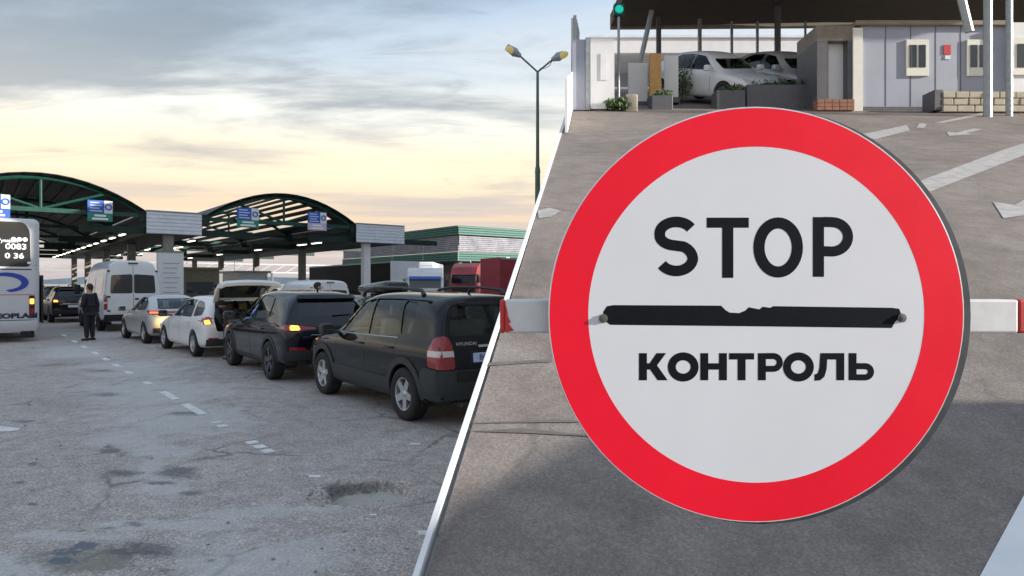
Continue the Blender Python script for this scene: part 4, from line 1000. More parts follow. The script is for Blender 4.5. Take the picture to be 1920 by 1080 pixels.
for x in (-.02, -.92):
    for s_ in (1, -1):
        h = bv.ray_cast(Vector((x, s_ * 4, .93)), Vector((0, -s_, 0)))[0]; b = new(); tube(b, [(x - .10, h.y, .93), (x - .085, h.y + s_ * .035, .932), (x + .085, h.y + s_ * .035, .932), (x + .10, h.y, .93)], .014, 6); obj('door_handle', b, 'paint_black', SUV, smooth=45)
b = new(); tube(b, [(-2.05, .55, .30), (-2.20, .55, .29)], .03, 10); obj('exhaust', b, 'bolt', SUV)
side(SUV, bv, 'belt_trim', [(.80, 1.028), (-1.10, 1.056), (-1.10, 1.072), (.80, 1.044)], 'galv', .006, .012, rnd=.004)
put(SUV, 8.95, 5.24, -0.6)

# ---------------------------------------------------- navy crossover
cx = dict(hw=.905, wb=2.70, r=.36, arch=.405, tr=.80, cab=(-2.2, 1.2), seat_h=.70, mirror=(.86, 1.05), mirror_mat='paint_navy', bulge=(.08, .12), glass_r='glass_privacy', glass_b='glass_privacy',
  st=[(-2.26, .90, .42, 1.08, 1.50, 1.55, .56, DX(.10, -.04, .04, .34)), (-2.16, .97, .34, 1.10, 1.53, 1.59, .60, DX(.06, -.05, .02, .32)), (-1.9, 1.0, .27, 1.10, 1.555, 1.625, .64, DX(0, 0, 0, .18)),
      (-1.3, 1.0, .24, 1.085, 1.585, 1.655, .66), (-.6, 1.0, .24, 1.065, 1.60, 1.67, .665), (0, 1.0, .24, 1.05, 1.585, 1.655, .66), (.40, 1.0, .24, 1.035, 1.51, 1.575, .64),
      (.80, 1.0, .24, 1.02, 1.26, 1.32, .68), (1.2, 1.0, .24, 1.0, 1.03, 1.08, .72), (1.65, .985, .25, .95, .975, 1.03, .72), (2.05, .95, .26, .85, .87, .93, .64), (2.25, .86, .30, .72, .74, .80, .58)],
  side=[rpoly([(.80, 1.09), (.28, 1.49), (-.10, 1.545), (-.14, 1.10)], .05), rpoly([(-.21, 1.105), (-.17, 1.55), (-.86, 1.545), (-1.02, 1.40), (-1.04, 1.14)], .06), rpoly([(-1.10, 1.15), (-1.07, 1.38), (-.98, 1.515), (-1.16, 1.47), (-1.42, 1.24)], .05)],
  back=rpoly([(-.62, 1.20), (.62, 1.20), (.55, 1.46), (-.55, 1.46)], .06), front=rpoly([(-.60, 1.12), (.60, 1.12), (.52, 1.44), (-.52, 1.44)], .06))
CX, bv = make_car('crossover', 'dark navy crossover with its left tail light glowing, second in the queue', cx, 'paint_navy', WH_CX)
flares(CX, bv, cx, .06, 'cladding', .010)
side(CX, bv, 'sill_trim', [(-.92, .26), (.92, .26), (.92, .38), (-.92, .36)], 'cladding', .012)
rear(CX, bv, 'bumper_trim', [(-.82, .42), (.82, .42), (.84, .60), (-.84, .60)], 'cladding', .014, .03, both=False)
rear(CX, bv, 'reflector', [(.52, .60), (.80, .61), (.80, .665), (.54, .645)], 'lens_red', .02, .03, rnd=.01)
for m_, sg_ in (('lens_red', 1), ('lens_red', -1)):
    p = rpoly([(.36, .965), (.83, .95), (.85, 1.02), (.80, 1.055), (.36, .995)], .02); p = p if sg_ > 0 else mirp(p)
    o = obj('tail_light', patch(bv, p, 'x', -1, .012, .03), m_, CX, smooth=35)
    q = rpoly([(.63, .955), (.80, .955), (.79, 1.04), (.65, 1.03)], .035); q = q if sg_ > 0 else mirp(q); obj('lit_lens', patch(bv, q, 'x', -1, .017, .02), 'lens_lit_amber' if sg_ > 0 else 'lens_lit_red', o, smooth=35)
side(CX, bv, 'tail_light', [(-2.0, .99), (-2.26, .95), (-2.24, 1.04), (-2.12, 1.05)], 'lens_red', .010, .02)
rear(CX, bv, 'chrome_strip', [(-.45, .86), (.45, .86), (.45, .875), (-.45, .875)], 'chrome', .012, .012, both=False, rnd=.005)
rear(CX, bv, 'spoiler', [(-.56, 1.475), (.56, 1.475), (.52, 1.535), (-.52, 1.535)], 'paint_navy', .05, .06, both=False)
lettering(CX, bv, 'CX-5', .055, .52, .83, 'chrome', squeeze=1.2); pl = plate(CX, bv, 0, .76, '', 'plate_white')
wiper(CX, bv, .0, 1.20, -.36, 1.215); antenna(CX, -1.45, 1.64)
for a in ((-.17, .36, -.17, 1.06), (.86, .42, .84, 1.02), (-1.0, .80, -1.07, 1.10)): groove(CX, bv, *a)
for x in (-.02, -.92):
    for s_ in (1, -1):
        h = bv.ray_cast(Vector((x, s_ * 4, .93)), Vector((0, -s_, 0)))[0]; b = new(); tube(b, [(x - .10, h.y, .93), (x - .085, h.y + s_ * .035, .932), (x + .085, h.y + s_ * .035, .932), (x + .10, h.y, .93)], .013, 6); obj('door_handle', b, 'paint_navy', CX, smooth=45)
for s_ in (1, -1):
    b = new(); tube(b, [(-2.0, s_ * .55, .37), (-2.22, s_ * .55, .36)], .045, 12); obj('exhaust', b, 'chrome', CX, smooth=45)
front(CX, bv, 'headlight', [(.46, .78), (.76, .80), (.74, .90), (.48, .84)], 'head_lit', .01)
put(CX, 13.80, 5.20, -1.8)

# ---------------------------------------------------- white wagon, tailgate open
wg = dict(hw=.895, wb=2.65, r=.315, arch=.36, tr=.795, cab=(-2.2, 1.06), seat_h=.52, mirror=(.80, .93), bulge=(.05, .12), open_back=True, glass_r='glass_privacy', backcut=-1.75, mirror_mat='trim_black',
  st=[(-2.20, .92, .34, .94, 1.34, 1.39, .60, DX(.06, -.01, .03, .28)), (-2.12, .975, .28, .94, 1.35, 1.405, .62, DX(.02, -.01, .02, .26)), (-1.85, 1.0, .22, .94, 1.375, 1.435, .65, DX(0, 0, 0, .14)),
      (-1.3, 1.0, .18, .935, 1.405, 1.465, .66), (-.6, 1.0, .18, .925, 1.43, 1.49, .665), (0, 1.0, .18, .91, 1.42, 1.48, .655), (.36, 1.0, .18, .90, 1.35, 1.41, .63),
      (.72, 1.0, .18, .89, 1.12, 1.18, .66), (1.06, 1.0, .18, .87, .90, .95, .70), (1.55, .985, .20, .82, .845, .89, .68), (1.95, .94, .22, .72, .74, .79, .62), (2.14, .84, .26, .60, .62, .67, .56)],
  side=[rpoly([(.74, .93), (.22, 1.33), (-.11, 1.385), (-.14, .94)], .05), rpoly([(-.20, .945), (-.17, 1.39), (-.92, 1.375), (-1.02, .96)], .05), rpoly([(-1.09, .97), (-1.0, 1.365), (-1.45, 1.33), (-1.72, 1.20), (-1.74, 1.02)], .06)],
  back=rpoly([(-.60, .64), (.60, .64), (.66, .92), (.54, 1.36), (-.54, 1.36), (-.66, .92)], .05), front=rpoly([(-.60, .99), (.60, .99), (.52, 1.28), (-.52, 1.28)], .06))
WG, bv = make_car('station_wagon', 'white station wagon with its tailgate raised, in front of the navy crossover', wg, 'paint_white', WH_CAR)
tls = rear(WG, bv, 'tail_light', [(.70, .83), (.86, .80), (.86, .93), (.74, 1.0)], 'lens_red', .012, .03)
for o, s_ in zip(tls, (1, -1)):
    q = [(.73, .83), (.84, .815), (.84, .90), (.76, .92)]; q = q if s_ > 0 else mirp(q); obj('lit_lens', patch(bv, rpoly(q, .02), 'x', -1, .018, .02), 'lens_lit_amber', o, smooth=35)
side(WG, bv, 'tail_light', [(-1.86, .90), (-2.18, .82), (-2.16, .96), (-2.05, 1.0)], 'lens_red', .010, .02)
rear(WG, bv, 'bumper_trim', [(-.80, .30), (.80, .30), (.82, .46), (-.82, .46)], 'cladding', .014, .03, both=False)
rear(WG, bv, 'reflector', [(.55, .46), (.78, .465), (.78, .50), (.56, .49)], 'lens_red', .02, .03, rnd=.01)
for a in ((-.17, .26, -.17, .90), (.80, .36, .80, .88), (-1.0, .66, -1.05, .95)): groove(WG, bv, *a)
side(WG, bv, 'pillar_trim', [(-.205, .95), (-.175, 1.38), (-.105, 1.38), (-.135, .95)], 'trim_black', .004, .01)
for x in (-.02, -.90):
    for s_ in (1, -1):
        h = bv.ray_cast(Vector((x, s_ * 4, .84)), Vector((0, -s_, 0)))[0]; b = new(); tube(b, [(x - .10, h.y, .84), (x - .085, h.y + s_ * .03, .842), (x + .085, h.y + s_ * .03, .842), (x + .10, h.y, .84)], .013, 6); obj('door_handle', b, 'paint_white', WG, smooth=45)
front(WG, bv, 'headlight', [(.44, .60), (.74, .64), (.72, .76), (.48, .68)], 'head_lit', .01)
# tailgate: a curved panel hinged at the roof edge, window in it, held by two struts
b = new(); prof = [(-1.90, 1.40), (-2.02, 1.55), (-2.25, 1.72), (-2.55, 1.83), (-2.78, 1.86), (-2.86, 1.80), (-2.84, 1.73), (-2.74, 1.74), (-2.52, 1.74), (-2.27, 1.63), (-2.06, 1.47), (-1.95, 1.37)]
cols = []
for f, wz in ((-1, -.06), (-.85, -.015), (-.4, .008), (0, .015), (.4, .008), (.85, -.015), (1, -.06)):
    cols.append([b.verts.new((x, f * (.60 + .10 * min(1, (-1.9 - x) / .8)), z + wz)) for x, z in prof])
for a_, b_ in zip(cols, cols[1:]):
    for i in range(len(prof)): b.faces.new([a_[i], a_[(i + 1) % len(prof)], b_[(i + 1) % len(prof)], b_[i]])
b.faces.new(cols[0]); b.faces.new(cols[-1][::-1]); tg = obj('tailgate', b, 'paint_white', WG, smooth=40); bvt = None
b = new(); pts = [(-2.04, 1.445), (-2.26, 1.605), (-2.50, 1.715)]
rr_ = [[b.verts.new((x, f * (.50 + .06 * k), z - .006)) for f in (-1, -.5, 0, .5, 1)] for k, (x, z) in enumerate(pts)]
for a_, b_ in zip(rr_, rr_[1:]):
    for i in range(4): b.faces.new([a_[i], a_[i + 1], b_[i + 1], b_[i]])
obj('tailgate_window', b, 'dark_glass', tg, smooth=True)
b = new(); box(b, (-2.80, -.45, 1.715), (-2.60, .45, 1.737), bev=.01); obj('inner_trim', b, 'trim_black', tg)
for s_ in (1, -1):
    b = new(); tube(b, [(-1.98, s_ * .57, 1.15), (-2.2, s_ * .56, 1.36), (-2.38, s_ * .55, 1.62)], [.014, .012, .008], 8); obj('gas_strut', b, 'trim_black', WG, smooth=True)
b = new(); box(b, (-1.75, -.50, .66), (-1.20, -.05, .98), bev=.06); o = obj('luggage', b, 'jacket_grey', None, smooth=40); o.parent = None; LUG = o
put(WG, 18.95, 5.0, 2.5)
LUG.name = 'travel_bag'; tag(LUG, 'dark travel bag lying in the open boot of the white wagon', 'bag'); LUG.location = WG.location; LUG.rotation_euler = WG.rotation_euler

# ---------------------------------------------------- silver hatchback
hb = dict(hw=.88, wb=2.62, r=.315, arch=.355, tr=.78, cab=(-2.1, 1.1), seat_h=.50, mirror=(.82, .93), bulge=(.10, .14), glass_r='glass_privacy', glass_b='glass_tint',
  st=[(-2.0, .86, .36, .92, .98, 1.02, .66, DX(.06, -.03, .06, .12)), (-1.9, .95, .28, .95, 1.04, 1.09, .66, DX(.02, -.04, .05, .10)), (-1.62, 1.0, .20, .95, 1.22, 1.27, .62, DX(0, 0, 0, .06)),
      (-1.1, 1.0, .18, .94, 1.36, 1.41, .62), (-.55, 1.0, .18, .93, 1.41, 1.46, .64), (0, 1.0, .18, .91, 1.40, 1.455, .635), (.40, 1.0, .18, .90, 1.31, 1.365, .61),
      (.80, 1.0, .18, .88, 1.08, 1.13, .65), (1.12, 1.0, .18, .86, .89, .93, .69), (1.55, .98, .20, .80, .82, .87, .66), (1.92, .92, .22, .70, .72, .76, .6), (2.08, .82, .26, .58, .60, .65, .54)],
  side=[rpoly([(.80, .93), (.28, 1.30), (-.10, 1.365), (-.14, .95)], .05), rpoly([(-.20, .955), (-.17, 1.37), (-.70, 1.35), (-1.15, 1.18), (-1.22, 1.0)], .06)],
  back=rpoly([(-.60, 1.03), (.60, 1.03), (.50, 1.33), (-.50, 1.33)], .05), backcut=-.75, front=rpoly([(-.60, .97), (.60, .97), (.52, 1.24), (-.52, 1.24)], .06))
HB, bv = make_car('hatchback', 'pale silver hatchback between the white van and the open white wagon', hb, 'paint_silver', WH_CAR)
rear(HB, bv, 'light_bar', [(-.80, .90), (.80, .90), (.78, .965), (-.78, .965)], 'lens_red', .012, .03, both=False)
rear(HB, bv, 'tail_light', [(.56, .87), (.82, .87), (.82, .975), (.58, .97)], 'lens_red', .018, .03)
rear(HB, bv, 'lit_lens', [(.60, .90), (.80, .90), (.80, .94), (.60, .94)], 'lens_lit_red', .024, .02)
rear(HB, bv, 'bumper_trim', [(-.74, .34), (.74, .34), (.76, .48), (-.76, .48)], 'cladding', .014, .03, both=False)
plate(HB, bv, 0, .72, '')
side(HB, bv, 'pillar_trim', [(-.205, .96), (-.175, 1.36), (-.105, 1.36), (-.135, .96)], 'trim_black', .004, .01)
front(HB, bv, 'headlight', [(.44, .58), (.72, .62), (.70, .74), (.48, .66)], 'lens_clear', .01)
front(HB, bv, 'grille', [(-.38, .46), (.38, .46), (.34, .60), (-.34, .60)], 'trim_black', .01, both=False)
for a in ((-.17, .26, -.17, .92), (.80, .36, .80, .88), (-1.0, .66, -1.1, .98)): groove(HB, bv, *a)
put(HB, 23.7, 4.75, 2.5)
def again(src, label, u=None, v=None, rot=0.0, paint=None, group=None, loc=None, rotz=None, lit=None):
    c = copy_tree(src); c['label'] = label
    if group: c['group'] = group
    if paint:
        for ch in c.children:
            if ch.type == 'MESH' and ch.data.materials and ch.data.materials[0].name.startswith('paint'):
                ch.data = ch.data.copy(); ch.data.materials[0] = M(paint)
    if loc is not None: c.location = loc; c.rotation_euler = (0, 0, rotz)
    else: put(c, u, v, rot)
    return c
# queue ahead of the van, and the cars of the right hand lanes
far = [(CX, 38.6, 3.55, 'paint_black', 'dark crossover just ahead of the white van between bus and pillar'), (SUV, 44.4, 3.5, 'paint_grey', 'dark grey SUV second ahead of the white van under the arched canopy'),
       (HB, 50.2, 3.4, 'paint_black', 'black hatchback third ahead of the white van deep under the canopy'), (CX, 56.5, 3.4, 'paint_grey', 'grey crossover fourth ahead of the white van deep under the canopy'),
       (HB, 63.0, 3.3, 'paint_silver', 'silver hatchback at the far head of the queue under the canopy')]
for s_, u, v, p, lb in far: again(s_, lb, u, v, 1.5, p, 'cars queueing under the canopy')
RBX = again(HB, 'dark hatchback with a black roof box behind the black SUV', 17.6, 9.3, 1.0, 'paint_black', 'cars in the right hand lanes')
b = new(); box(b, (-.95, -.42, 1.50), (.75, .42, 1.86), bev=.14, seg=3)
for v in b.verts:
    if v.co.x > .3: v.co.z = 1.50 + (v.co.z - 1.50) * .7
obj('roof_box', b, 'dark_glass', RBX, smooth=40)
again(CX, 'black crossover in the next lane right of the white van', 30.5, 9.6, 0, 'paint_black', 'cars in the right hand lanes')
again(WG, 'white wagon standing far back in the right hand lane', 34, 13.6, 0, None, 'cars in the right hand lanes')
# silver cars parked at the head of the ramp
for px_, D, lb, rz_ in ((1332, 20.0, 'silver car parked at the head of the rising road behind the planters', -62), (1462, 20.6, 'pale silver car parked beside the dark canopy post', -70)):
    x = (px_ - 960) / F * D; c = again(HB, lb, paint='paint_white' if px_ < 1400 else 'paint_silver', group='silver cars at the upper checkpoint', loc=(x, D, rz(D) + .02), rotz=R(rz_))
    c.rotation_euler = Matrix.Rotation(math.atan(RS), 3, 'X').to_4x4().to_3x3().to_euler() if False else (math.atan(RS), 0, 0)
    q = Matrix.Rotation(math.atan(RS), 4, 'X') @ Matrix.Rotation(R(rz_), 4, 'Z'); c.rotation_euler = q.to_euler()

# ---------------------------------------------------- white high roof van
vn = dict(hw=.985, wb=3.67, r=.345, arch=.40, tr=.86, hollow=False, bulge=(.03, .12), cab=(0, 0),
  st=[(-2.95, .985, .42, 1.35, 2.50, 2.60, .80, DX(.02, 0, 0, .05)), (-2.90, 1.0, .38, 1.35, 2.53, 2.64, .83, DX(.0, 0, 0, .04)), (-2.6, 1.0, .34, 1.35, 2.56, 2.68, .84), (-1.0, 1.0, .32, 1.35, 2.58, 2.70, .84), (.8, 1.0, .32, 1.32, 2.56, 2.68, .82),
      (1.35, 1.0, .32, 1.28, 2.40, 2.54, .76), (1.75, 1.0, .32, 1.24, 1.92, 2.02, .78), (2.15, 1.0, .32, 1.20, 1.36, 1.44, .80), (2.6, .97, .34, 1.05, 1.10, 1.16, .72), (2.95, .90, .38, .80, .84, .90, .64)])
VN = thing('van', 'white high roof van with black rear windows ahead of the silver hatchback', 'van')
skin, bv, me = build_shell(vn); me.name = 'body'; me.shade_smooth(); me.set_sharp_from_angle(angle=R(38)); me.materials.clear(); me.materials.append(M('paint_white'))
for p in me.polygons: p.material_index = 0
link(bpy.data.objects.new('body', me), VN); add_wheels(VN, WH_VAN, vn['wb'], vn['tr'], vn['r'], vn['arch'])
for s_ in (1, -1):
    p = rpoly([(.025, 1.42), (.76, 1.42), (.72, 2.10), (.025, 2.14)], .07); obj('rear_window', patch(bv, p if s_ > 0 else mirp(p), 'x', -1, .006, .02), 'dark_glass', VN, smooth=35)
    p = rpoly([(.84, .82), (.955, .82), (.945, 1.35), (.85, 1.35)], .02); o = obj('tail_light', patch(bv, p if s_ > 0 else mirp(p), 'x', -1, .012, .03), 'lens_red', VN, smooth=35)
    p = rpoly([(.86, 1.04), (.945, 1.04), (.945, 1.12), (.86, 1.12)], .01); obj('clear_lens', patch(bv, p if s_ > 0 else mirp(p), 'x', -1, .018, .02), 'lens_clear', o, smooth=35)
    for z in (.78, 1.30, 2.25): 
        b = new(); h = bv.ray_cast(Vector((-20, s_ * .80, z)), Vector((1, 0, 0)))[0]; box(b, (h.x - .03, s_ * .80 - .05, z - .03), (h.x + .02, s_ * .80 + .05, z + .03), bev=.01); obj('door_hinge', b, 'trim_black', VN)
    obj('side_window', patch(bv, rpoly([(1.40, 1.36), (.62, 1.36), (.62, 2.02), (1.10, 2.02)], .06), 'y', s_, .006, .02), 'dark_glass', VN, smooth=35)
    obj('side_window', patch(bv, rpoly([(-2.4, 1.40), (-1.1, 1.40), (-1.1, 2.05), (-2.4, 2.05)], .08), 'y', s_, .006, .02), 'dark_glass', VN, smooth=35)
    obj('side_window', patch(bv, rpoly([(-.9, 1.40), (.45, 1.40), (.45, 2.05), (-.9, 2.05)], .08), 'y', s_, .006, .02), 'dark_glass', VN, smooth=35)
    obj('side_moulding', patch(bv, [(-2.2, .72), (1.3, .72), (1.3, .84), (-2.2, .84)], 'y', s_, .014, .02, .3), 'cladding', VN, smooth=35)
    b = new(); box(b, (1.42, s_ * 1.02 - .0, 1.35), (1.56, s_ * 1.24, 1.75), bev=.04); obj('mirror', b, 'trim_black', VN, smooth=40)
rear(VN, bv, 'rear_bumper', [(-.93, .42), (.93, .42), (.93, .64), (-.93, .64)], 'trim_black', .05, .06, both=False)
rear(VN, bv, 'door_gap', [(-.006, .66), (.006, .66), (.006, 2.45), (-.006, 2.45)], 'trim_black', .002, .004, both=False, rnd=.001)
plate(VN, bv, .0, .80, '', 'plate_white'); rear(VN, bv, 'door_handle', [(-.18, 1.18), (-.05, 1.18), (-.05, 1.24), (-.18, 1.24)], 'trim_black', .03, .03, both=False)
b = new(); box(b, (-2.96, -.16, 2.53), (-2.88, .16, 2.575), bev=.01); obj('brake_lamp', b, 'trim_black', VN)
put(VN, 31.4, 4.55, 2.5)
# white minibus and pickup roofs in the right lanes
c = again(VN, 'white van standing in the right lane behind the navy crossover roof', 27.4, 11.0, 0, None, 'white vans in the right hand lanes'); c.scale = (.8, .95, .72)

# ---------------------------------------------------- coach at the left edge
BU = thing('coach', 'white tour coach seen from behind at the left edge of the picture', 'bus', W(25.2, 0.35), ROTU + R(1.0))
b = new(); box(b, (0, -1.25, .32), (12, 1.25, 3.78), bev=.17, seg=5); me = bpy.data.meshes.new('tmpbus'); b.to_mesh(me); bvb = bvh_of(me); bpy.data.meshes.remove(me)
obj('body', b, 'paint_bus', BU, smooth=35)
def bpart(name, poly, m, off=.006, thick=.02, rnd=.02, par=None): return obj(name, patch(bvb, rpoly(poly, rnd) if rnd else poly, 'x', -1, off, thick, .15), m, par or BU, smooth=35)
rwn = bpart('rear_window', [(-1.02, 2.30), (1.02, 2.30), (1.0, 3.40), (.86, 3.66), (-.86, 3.66), (-1.0, 3.40)], 'dark_glass', rnd=.12)
bpart('window_seal', [(-1.16, 2.20), (1.16, 2.20), (1.16, 2.235), (-1.16, 2.235)], 'trim_black', .004, .01, .005)
bpart('panel_gap', [(-1.12, 1.435), (1.12, 1.435), (1.12, 1.455), (-1.12, 1.455)], 'red_ink', .004, .01, .004)
bpart('panel_gap', [(-1.12, .66), (1.12, .66), (1.12, .68), (-1.12, .68)], 'trim_black', .004, .01, .004)
for s_ in (1, -1):
    p = [(.98, .72), (1.12, .72), (1.12, 1.42), (.98, 1.42)]; p = p if s_ > 0 else mirp(p); o = bpart('light_cluster', p, 'trim_black', .008)
    p = [(1.0, 1.16), (1.10, 1.16), (1.10, 1.32), (1.0, 1.32)]; p = p if s_ > 0 else mirp(p); bpart('lit_lens', p, 'lens_lit_amber', .016, .02, .02, o)
    p = [(1.0, .86), (1.10, .86), (1.10, 1.02), (1.0, 1.02)]; p = p if s_ > 0 else mirp(p); bpart('red_lens', p, 'lens_red', .016, .02, .02, o)
    b = new(); box(b, (-.02, s_ * 1.10 - .09, 2.3), (.30, s_ * 1.10 + .09, 3.35), bev=.07, seg=3); obj('corner_fairing', b, 'paint_bus', BU, smooth=40)
bpart('bumper_lamp', [(-.90, .42), (-.72, .42), (-.72, .475), (-.90, .475)], 'lens_red', .01); bpart('reflector', [(-1.0, .56), (-.92, .56), (-.92, .59), (-1.0, .59)], 'red_ink', .01, .01, .004)
for s_ in range(3): bpart('tow_lamp', [(-.78 + .16 * s_, .36), (-.66 + .16 * s_, .36), (-.66 + .16 * s_, .40), (-.78 + .16 * s_, .40)], 'lens_clear', .012, .02, .008)
def bletter(s, size, y, z, m, bold=0.0, sq=1.0):
    bm = text_bm(s, size, lambda a, b_: Vector((0, y - a, z + b_)), 0, bold, sq)
    for v in bm.verts:
        h = bvb.ray_cast(Vector((-20, v.co.y, v.co.z)), Vector((1, 0, 0)))[0]; v.co.x = (h.x if h is not None else 0) - .014
    return obj('lettering', bm, m, BU)
bletter('NEOPLAN', .20, -.58, .80, 'plate_ink', .012, 1.35); bletter('0083', .24, -.66, 2.90, 'white_ink', .006, 1.1); bletter('0 36', .22, -.62, 2.62, 'white_ink', .006, 1.2); bletter('Wynajem', .15, -.42, 3.08, 'white_ink', .003)
for i in range(3):
    b = new(); lathe(b, [(.065, 0), (.065, -.004), (0, -.004)], 20, 'x'); o = obj('round_decal', b, 'white_ink', BU); o.location = (-.014, -.88 + .14 * i, 3.13)
b = new(); pts_o = arc(0, 0, .55, .30, -80, 120, 24); pts_i = arc(-.10, .02, .47, .21, 120, -80, 24)
pp = [(-.42 - x, 1.82 - y) for x, y in pts_o + pts_i]; bm = new(); bm.faces.new([bm.verts.new((-.012, a, c_)) for a, c_ in pp]); obj('swoosh_decal', bm, 'blue_ink', BU); b.free()
bpart('round_decal', [(-.98 + .05 * math.cos(t * .4), 2.42 + .04 * math.sin(t * .4)) for t in range(15)], 'white_ink', .012, .01, 0)
bpart('rear_bumper', [(-1.15, .34), (1.15, .34), (1.15, .64), (-1.15, .64)], 'paint_bus', .05, .06, .05)
b = new(); box(b, (.2, -1.36, .55), (1.5, -1.30, 2.05), bev=.02); obj('side_flap', b, 'trim_black', BU)
ms = WH_VAN
for x in (2.6, 8.6):
    for s_ in (1, -1):
        w_ = inst('wheel', ms[0], BU, (x, s_ * 1.08, .5), (0, 0, 0 if s_ > 0 else math.pi), (1.45, 1.3, 1.45)); inst('rim', ms[1], w_)
b = new(); box(b, (.05, -1.12, .12), (.12, -.78, .42)); obj('mud_flap', b, 'rubber', BU)
b = new(); box(b, (.05, .78, .12), (.12, 1.12, .42)); obj('mud_flap', b, 'rubber', BU)

# headlights that are on: the crossover lights the wagon's tail, the wagon the hatchback's
def headlamp(car, x, y, z, e, nm):
    l = bpy.data.lights.new(nm, 'SPOT'); l.energy = e; l.color = (1.0, .62, .16); l.spot_size = R(62); l.spot_blend = .7; l.shadow_soft_size = .05
    o = bpy.data.objects.new(nm, l); C.objects.link(o); o.parent = car; o.location = (x, y, z); o.rotation_euler = (0, R(-86), R(7) if car is CX else 0)
for car, x, y, z, e in ((CX, 2.36, .58, .84, 42), (CX, 2.36, -.58, .84, 22), (WG, 2.26, .56, .68, 24), (WG, 2.26, -.56, .68, 12)): headlamp(car, x, y, z, e, 'headlamp_beam')
# ================================================================== CHECKPOINT BUILDINGS ON THE LEFT
UC, UEND, ZCH, ZAP = 40.9, 86.5, 5.5, 7.08
def canopy(name, label, v0, v1, clear, signs, fv0, fv1, col_v, uc_list, lamp_rows, clear_rng=(0.5, 0.95)):
    t = thing(name, label, 'canopy', W(UC, (v0 + v1) / 2), group='arched green checkpoint canopies')
    vm, hs, rise = (v0 + v1) / 2, (v1 - v0) / 2, ZAP - ZCH
    def az(f): return ZCH + rise * (1 - f * f) ** 1.0 if abs(f) < 1 else ZCH
    def A(f, u, dz=0.0): return W(u, vm + hs * f, az(f) + dz)
    def o(n, bm, m, **k): return obj(n, bm, m, k.pop('par', t), world=True, **k)
    for iu, u in enumerate((UC, UC + 11.4, UC + 22.8, UC + 34.2, UEND - .5)):
        b = new(); bar(b, W(u, v0 - .1, ZCH), W(u, v1 + .1, ZCH), .16, .22); tr = o('truss', b, 'steel_green')
        b = new(); fs = [-1 + 2 * i / 24 for i in range(25)]; tube(b, [A(f, u, .02) for f in fs], .11, 8); obj('arch_rib', b, 'steel_green', tr, world=True, smooth=45)
        for f0, f1 in ((0, 0), (0, -.60), (0, .60)) if iu == 0 else ((0, 0),):
            b = new(); tube(b, [W(u, vm + hs * f0, ZCH + .05), A(f1, u)], .075, 8); obj('strut', b, 'steel_green', tr, world=True)
        for s in (-1, 1):
            b = new(); p = W(u, vm + hs * s, ZCH - .02); box(b, (-.18, -.22, -.34), (.30, .22, .26), Matrix.Translation(p) @ Matrix.Rotation(ROTU, 4, 'Z')); obj('end_block', b, 'steel_green_dark', tr, world=True)
    NF = 14
    for i in range(NF):
        f0, f1 = -1 + 2 * i / NF, -1 + 2 * (i + 1) / NF
        b = new(); bar(b, A(f0, UC + .15, .13), A(f0, UEND, .13), .09, .12); o('purlin', b, 'steel_green_dark')
        for k in range(4):
            ua, ub = [UC - .45 + (UEND - UC + .45) * q + d for q, d in (((0, .05, .35, .68, 1)[k], .01), ((0, .05, .35, .68, 1)[k + 1], -.01))]
            g0, g1 = f0 + .0005, f1 - .0005
            mid = (f0 + f1) / 2; cl = clear and clear_rng[0] < abs(mid) + (.0) < clear_rng[1] and False
            b = new()
            if clear and k > 0 and -.62 < mid < .8:   # open strips: a narrower sheet leaves the sky visible beside it
                g1 = f0 + (f1 - f0) * .55
            pts = [A(g0, ua, .20), A(g1, ua, .20), A(g1, ub, .20), A(g0, ub, .20)]
            lo = [b.verts.new(p) for p in pts]; hi = [b.verts.new(p + Vector((0, 0, .035))) for p in pts]; b.faces.new(lo[::-1]); b.faces.new(hi)
            for q in range(4): b.faces.new([lo[q], lo[(q + 1) % 4], hi[(q + 1) % 4], hi[q]])
            o('roof_panel', b, 'roof_sheet')
    # fascia with ribbed sheet between the arches and the box beam behind it
    b = new(); ribbed(b, W(UC - .30, fv0).xy, W(UC - .30, fv1).xy, 4.52, 5.75, 6, .05, -Uv); o('fascia_sheet', b, 'sheet_white')
    b = new(); ribbed(b, W(UC - .30, fv1).xy, W(UC + 6, fv1).xy, 4.52, 5.75, 6, .05, Vv); o('fascia_sheet', b, 'sheet_white')
    b = new(); mt = Matrix.Rotation(ROTU, 4, 'Z'); box(b, (UC - .28, -fv1 + .03, 4.50), (UEND, -fv0 - .03, 4.62), mt); o('gutter_soffit', b, 'roof_sheet')
    b = new(); box(b, (UC - .26, -fv1 + .04, 5.70), (UEND, -fv0 - .04, 5.74), mt); o('gutter_roof', b, 'sheet_white')
    for vv in (fv0 + .1, fv1 - .1):
        b = new(); bar(b, W(UC, vv, 4.95), W(UEND, vv, 4.95), .12, .75); o('edge_beam', b, 'steel_green_dark')
    b = new(); bar(b, W(UC - .315, fv0 - .02, 5.77), W(UC - .315, fv1 + .02, 5.77), .14, .05); o('fascia_cap', b, 'galv')
    for uc in uc_list:
        b = new(); box(b, (uc - .24, -col_v - .24, 0), (uc + .24, -col_v + .24, 4.50), mt, bev=.02); o('column', b, 'notice_white' if (clear and uc < 42) else 'concrete')
        b = new(); bar(b, W(uc, fv0 - 3, 4.70), W(uc, fv1 + 3, 4.70), .25, .35); o('cross_beam', b, 'steel_green_dark')
    for vv, us in lamp_rows:
        for uu in us:
            b = new(); bar(b, W(uu, vv, 4.60), W(uu + 1.5, vv, 4.60), .22, .09); hs_ = o('lamp_housing', b, 'sheet_white')
            b = new(); bar(b, W(uu + .05, vv, 4.54), W(uu + 1.45, vv, 4.54), .16, .03); obj('lamp_tube', b, 'tube_lit', hs_, world=True)
    return t
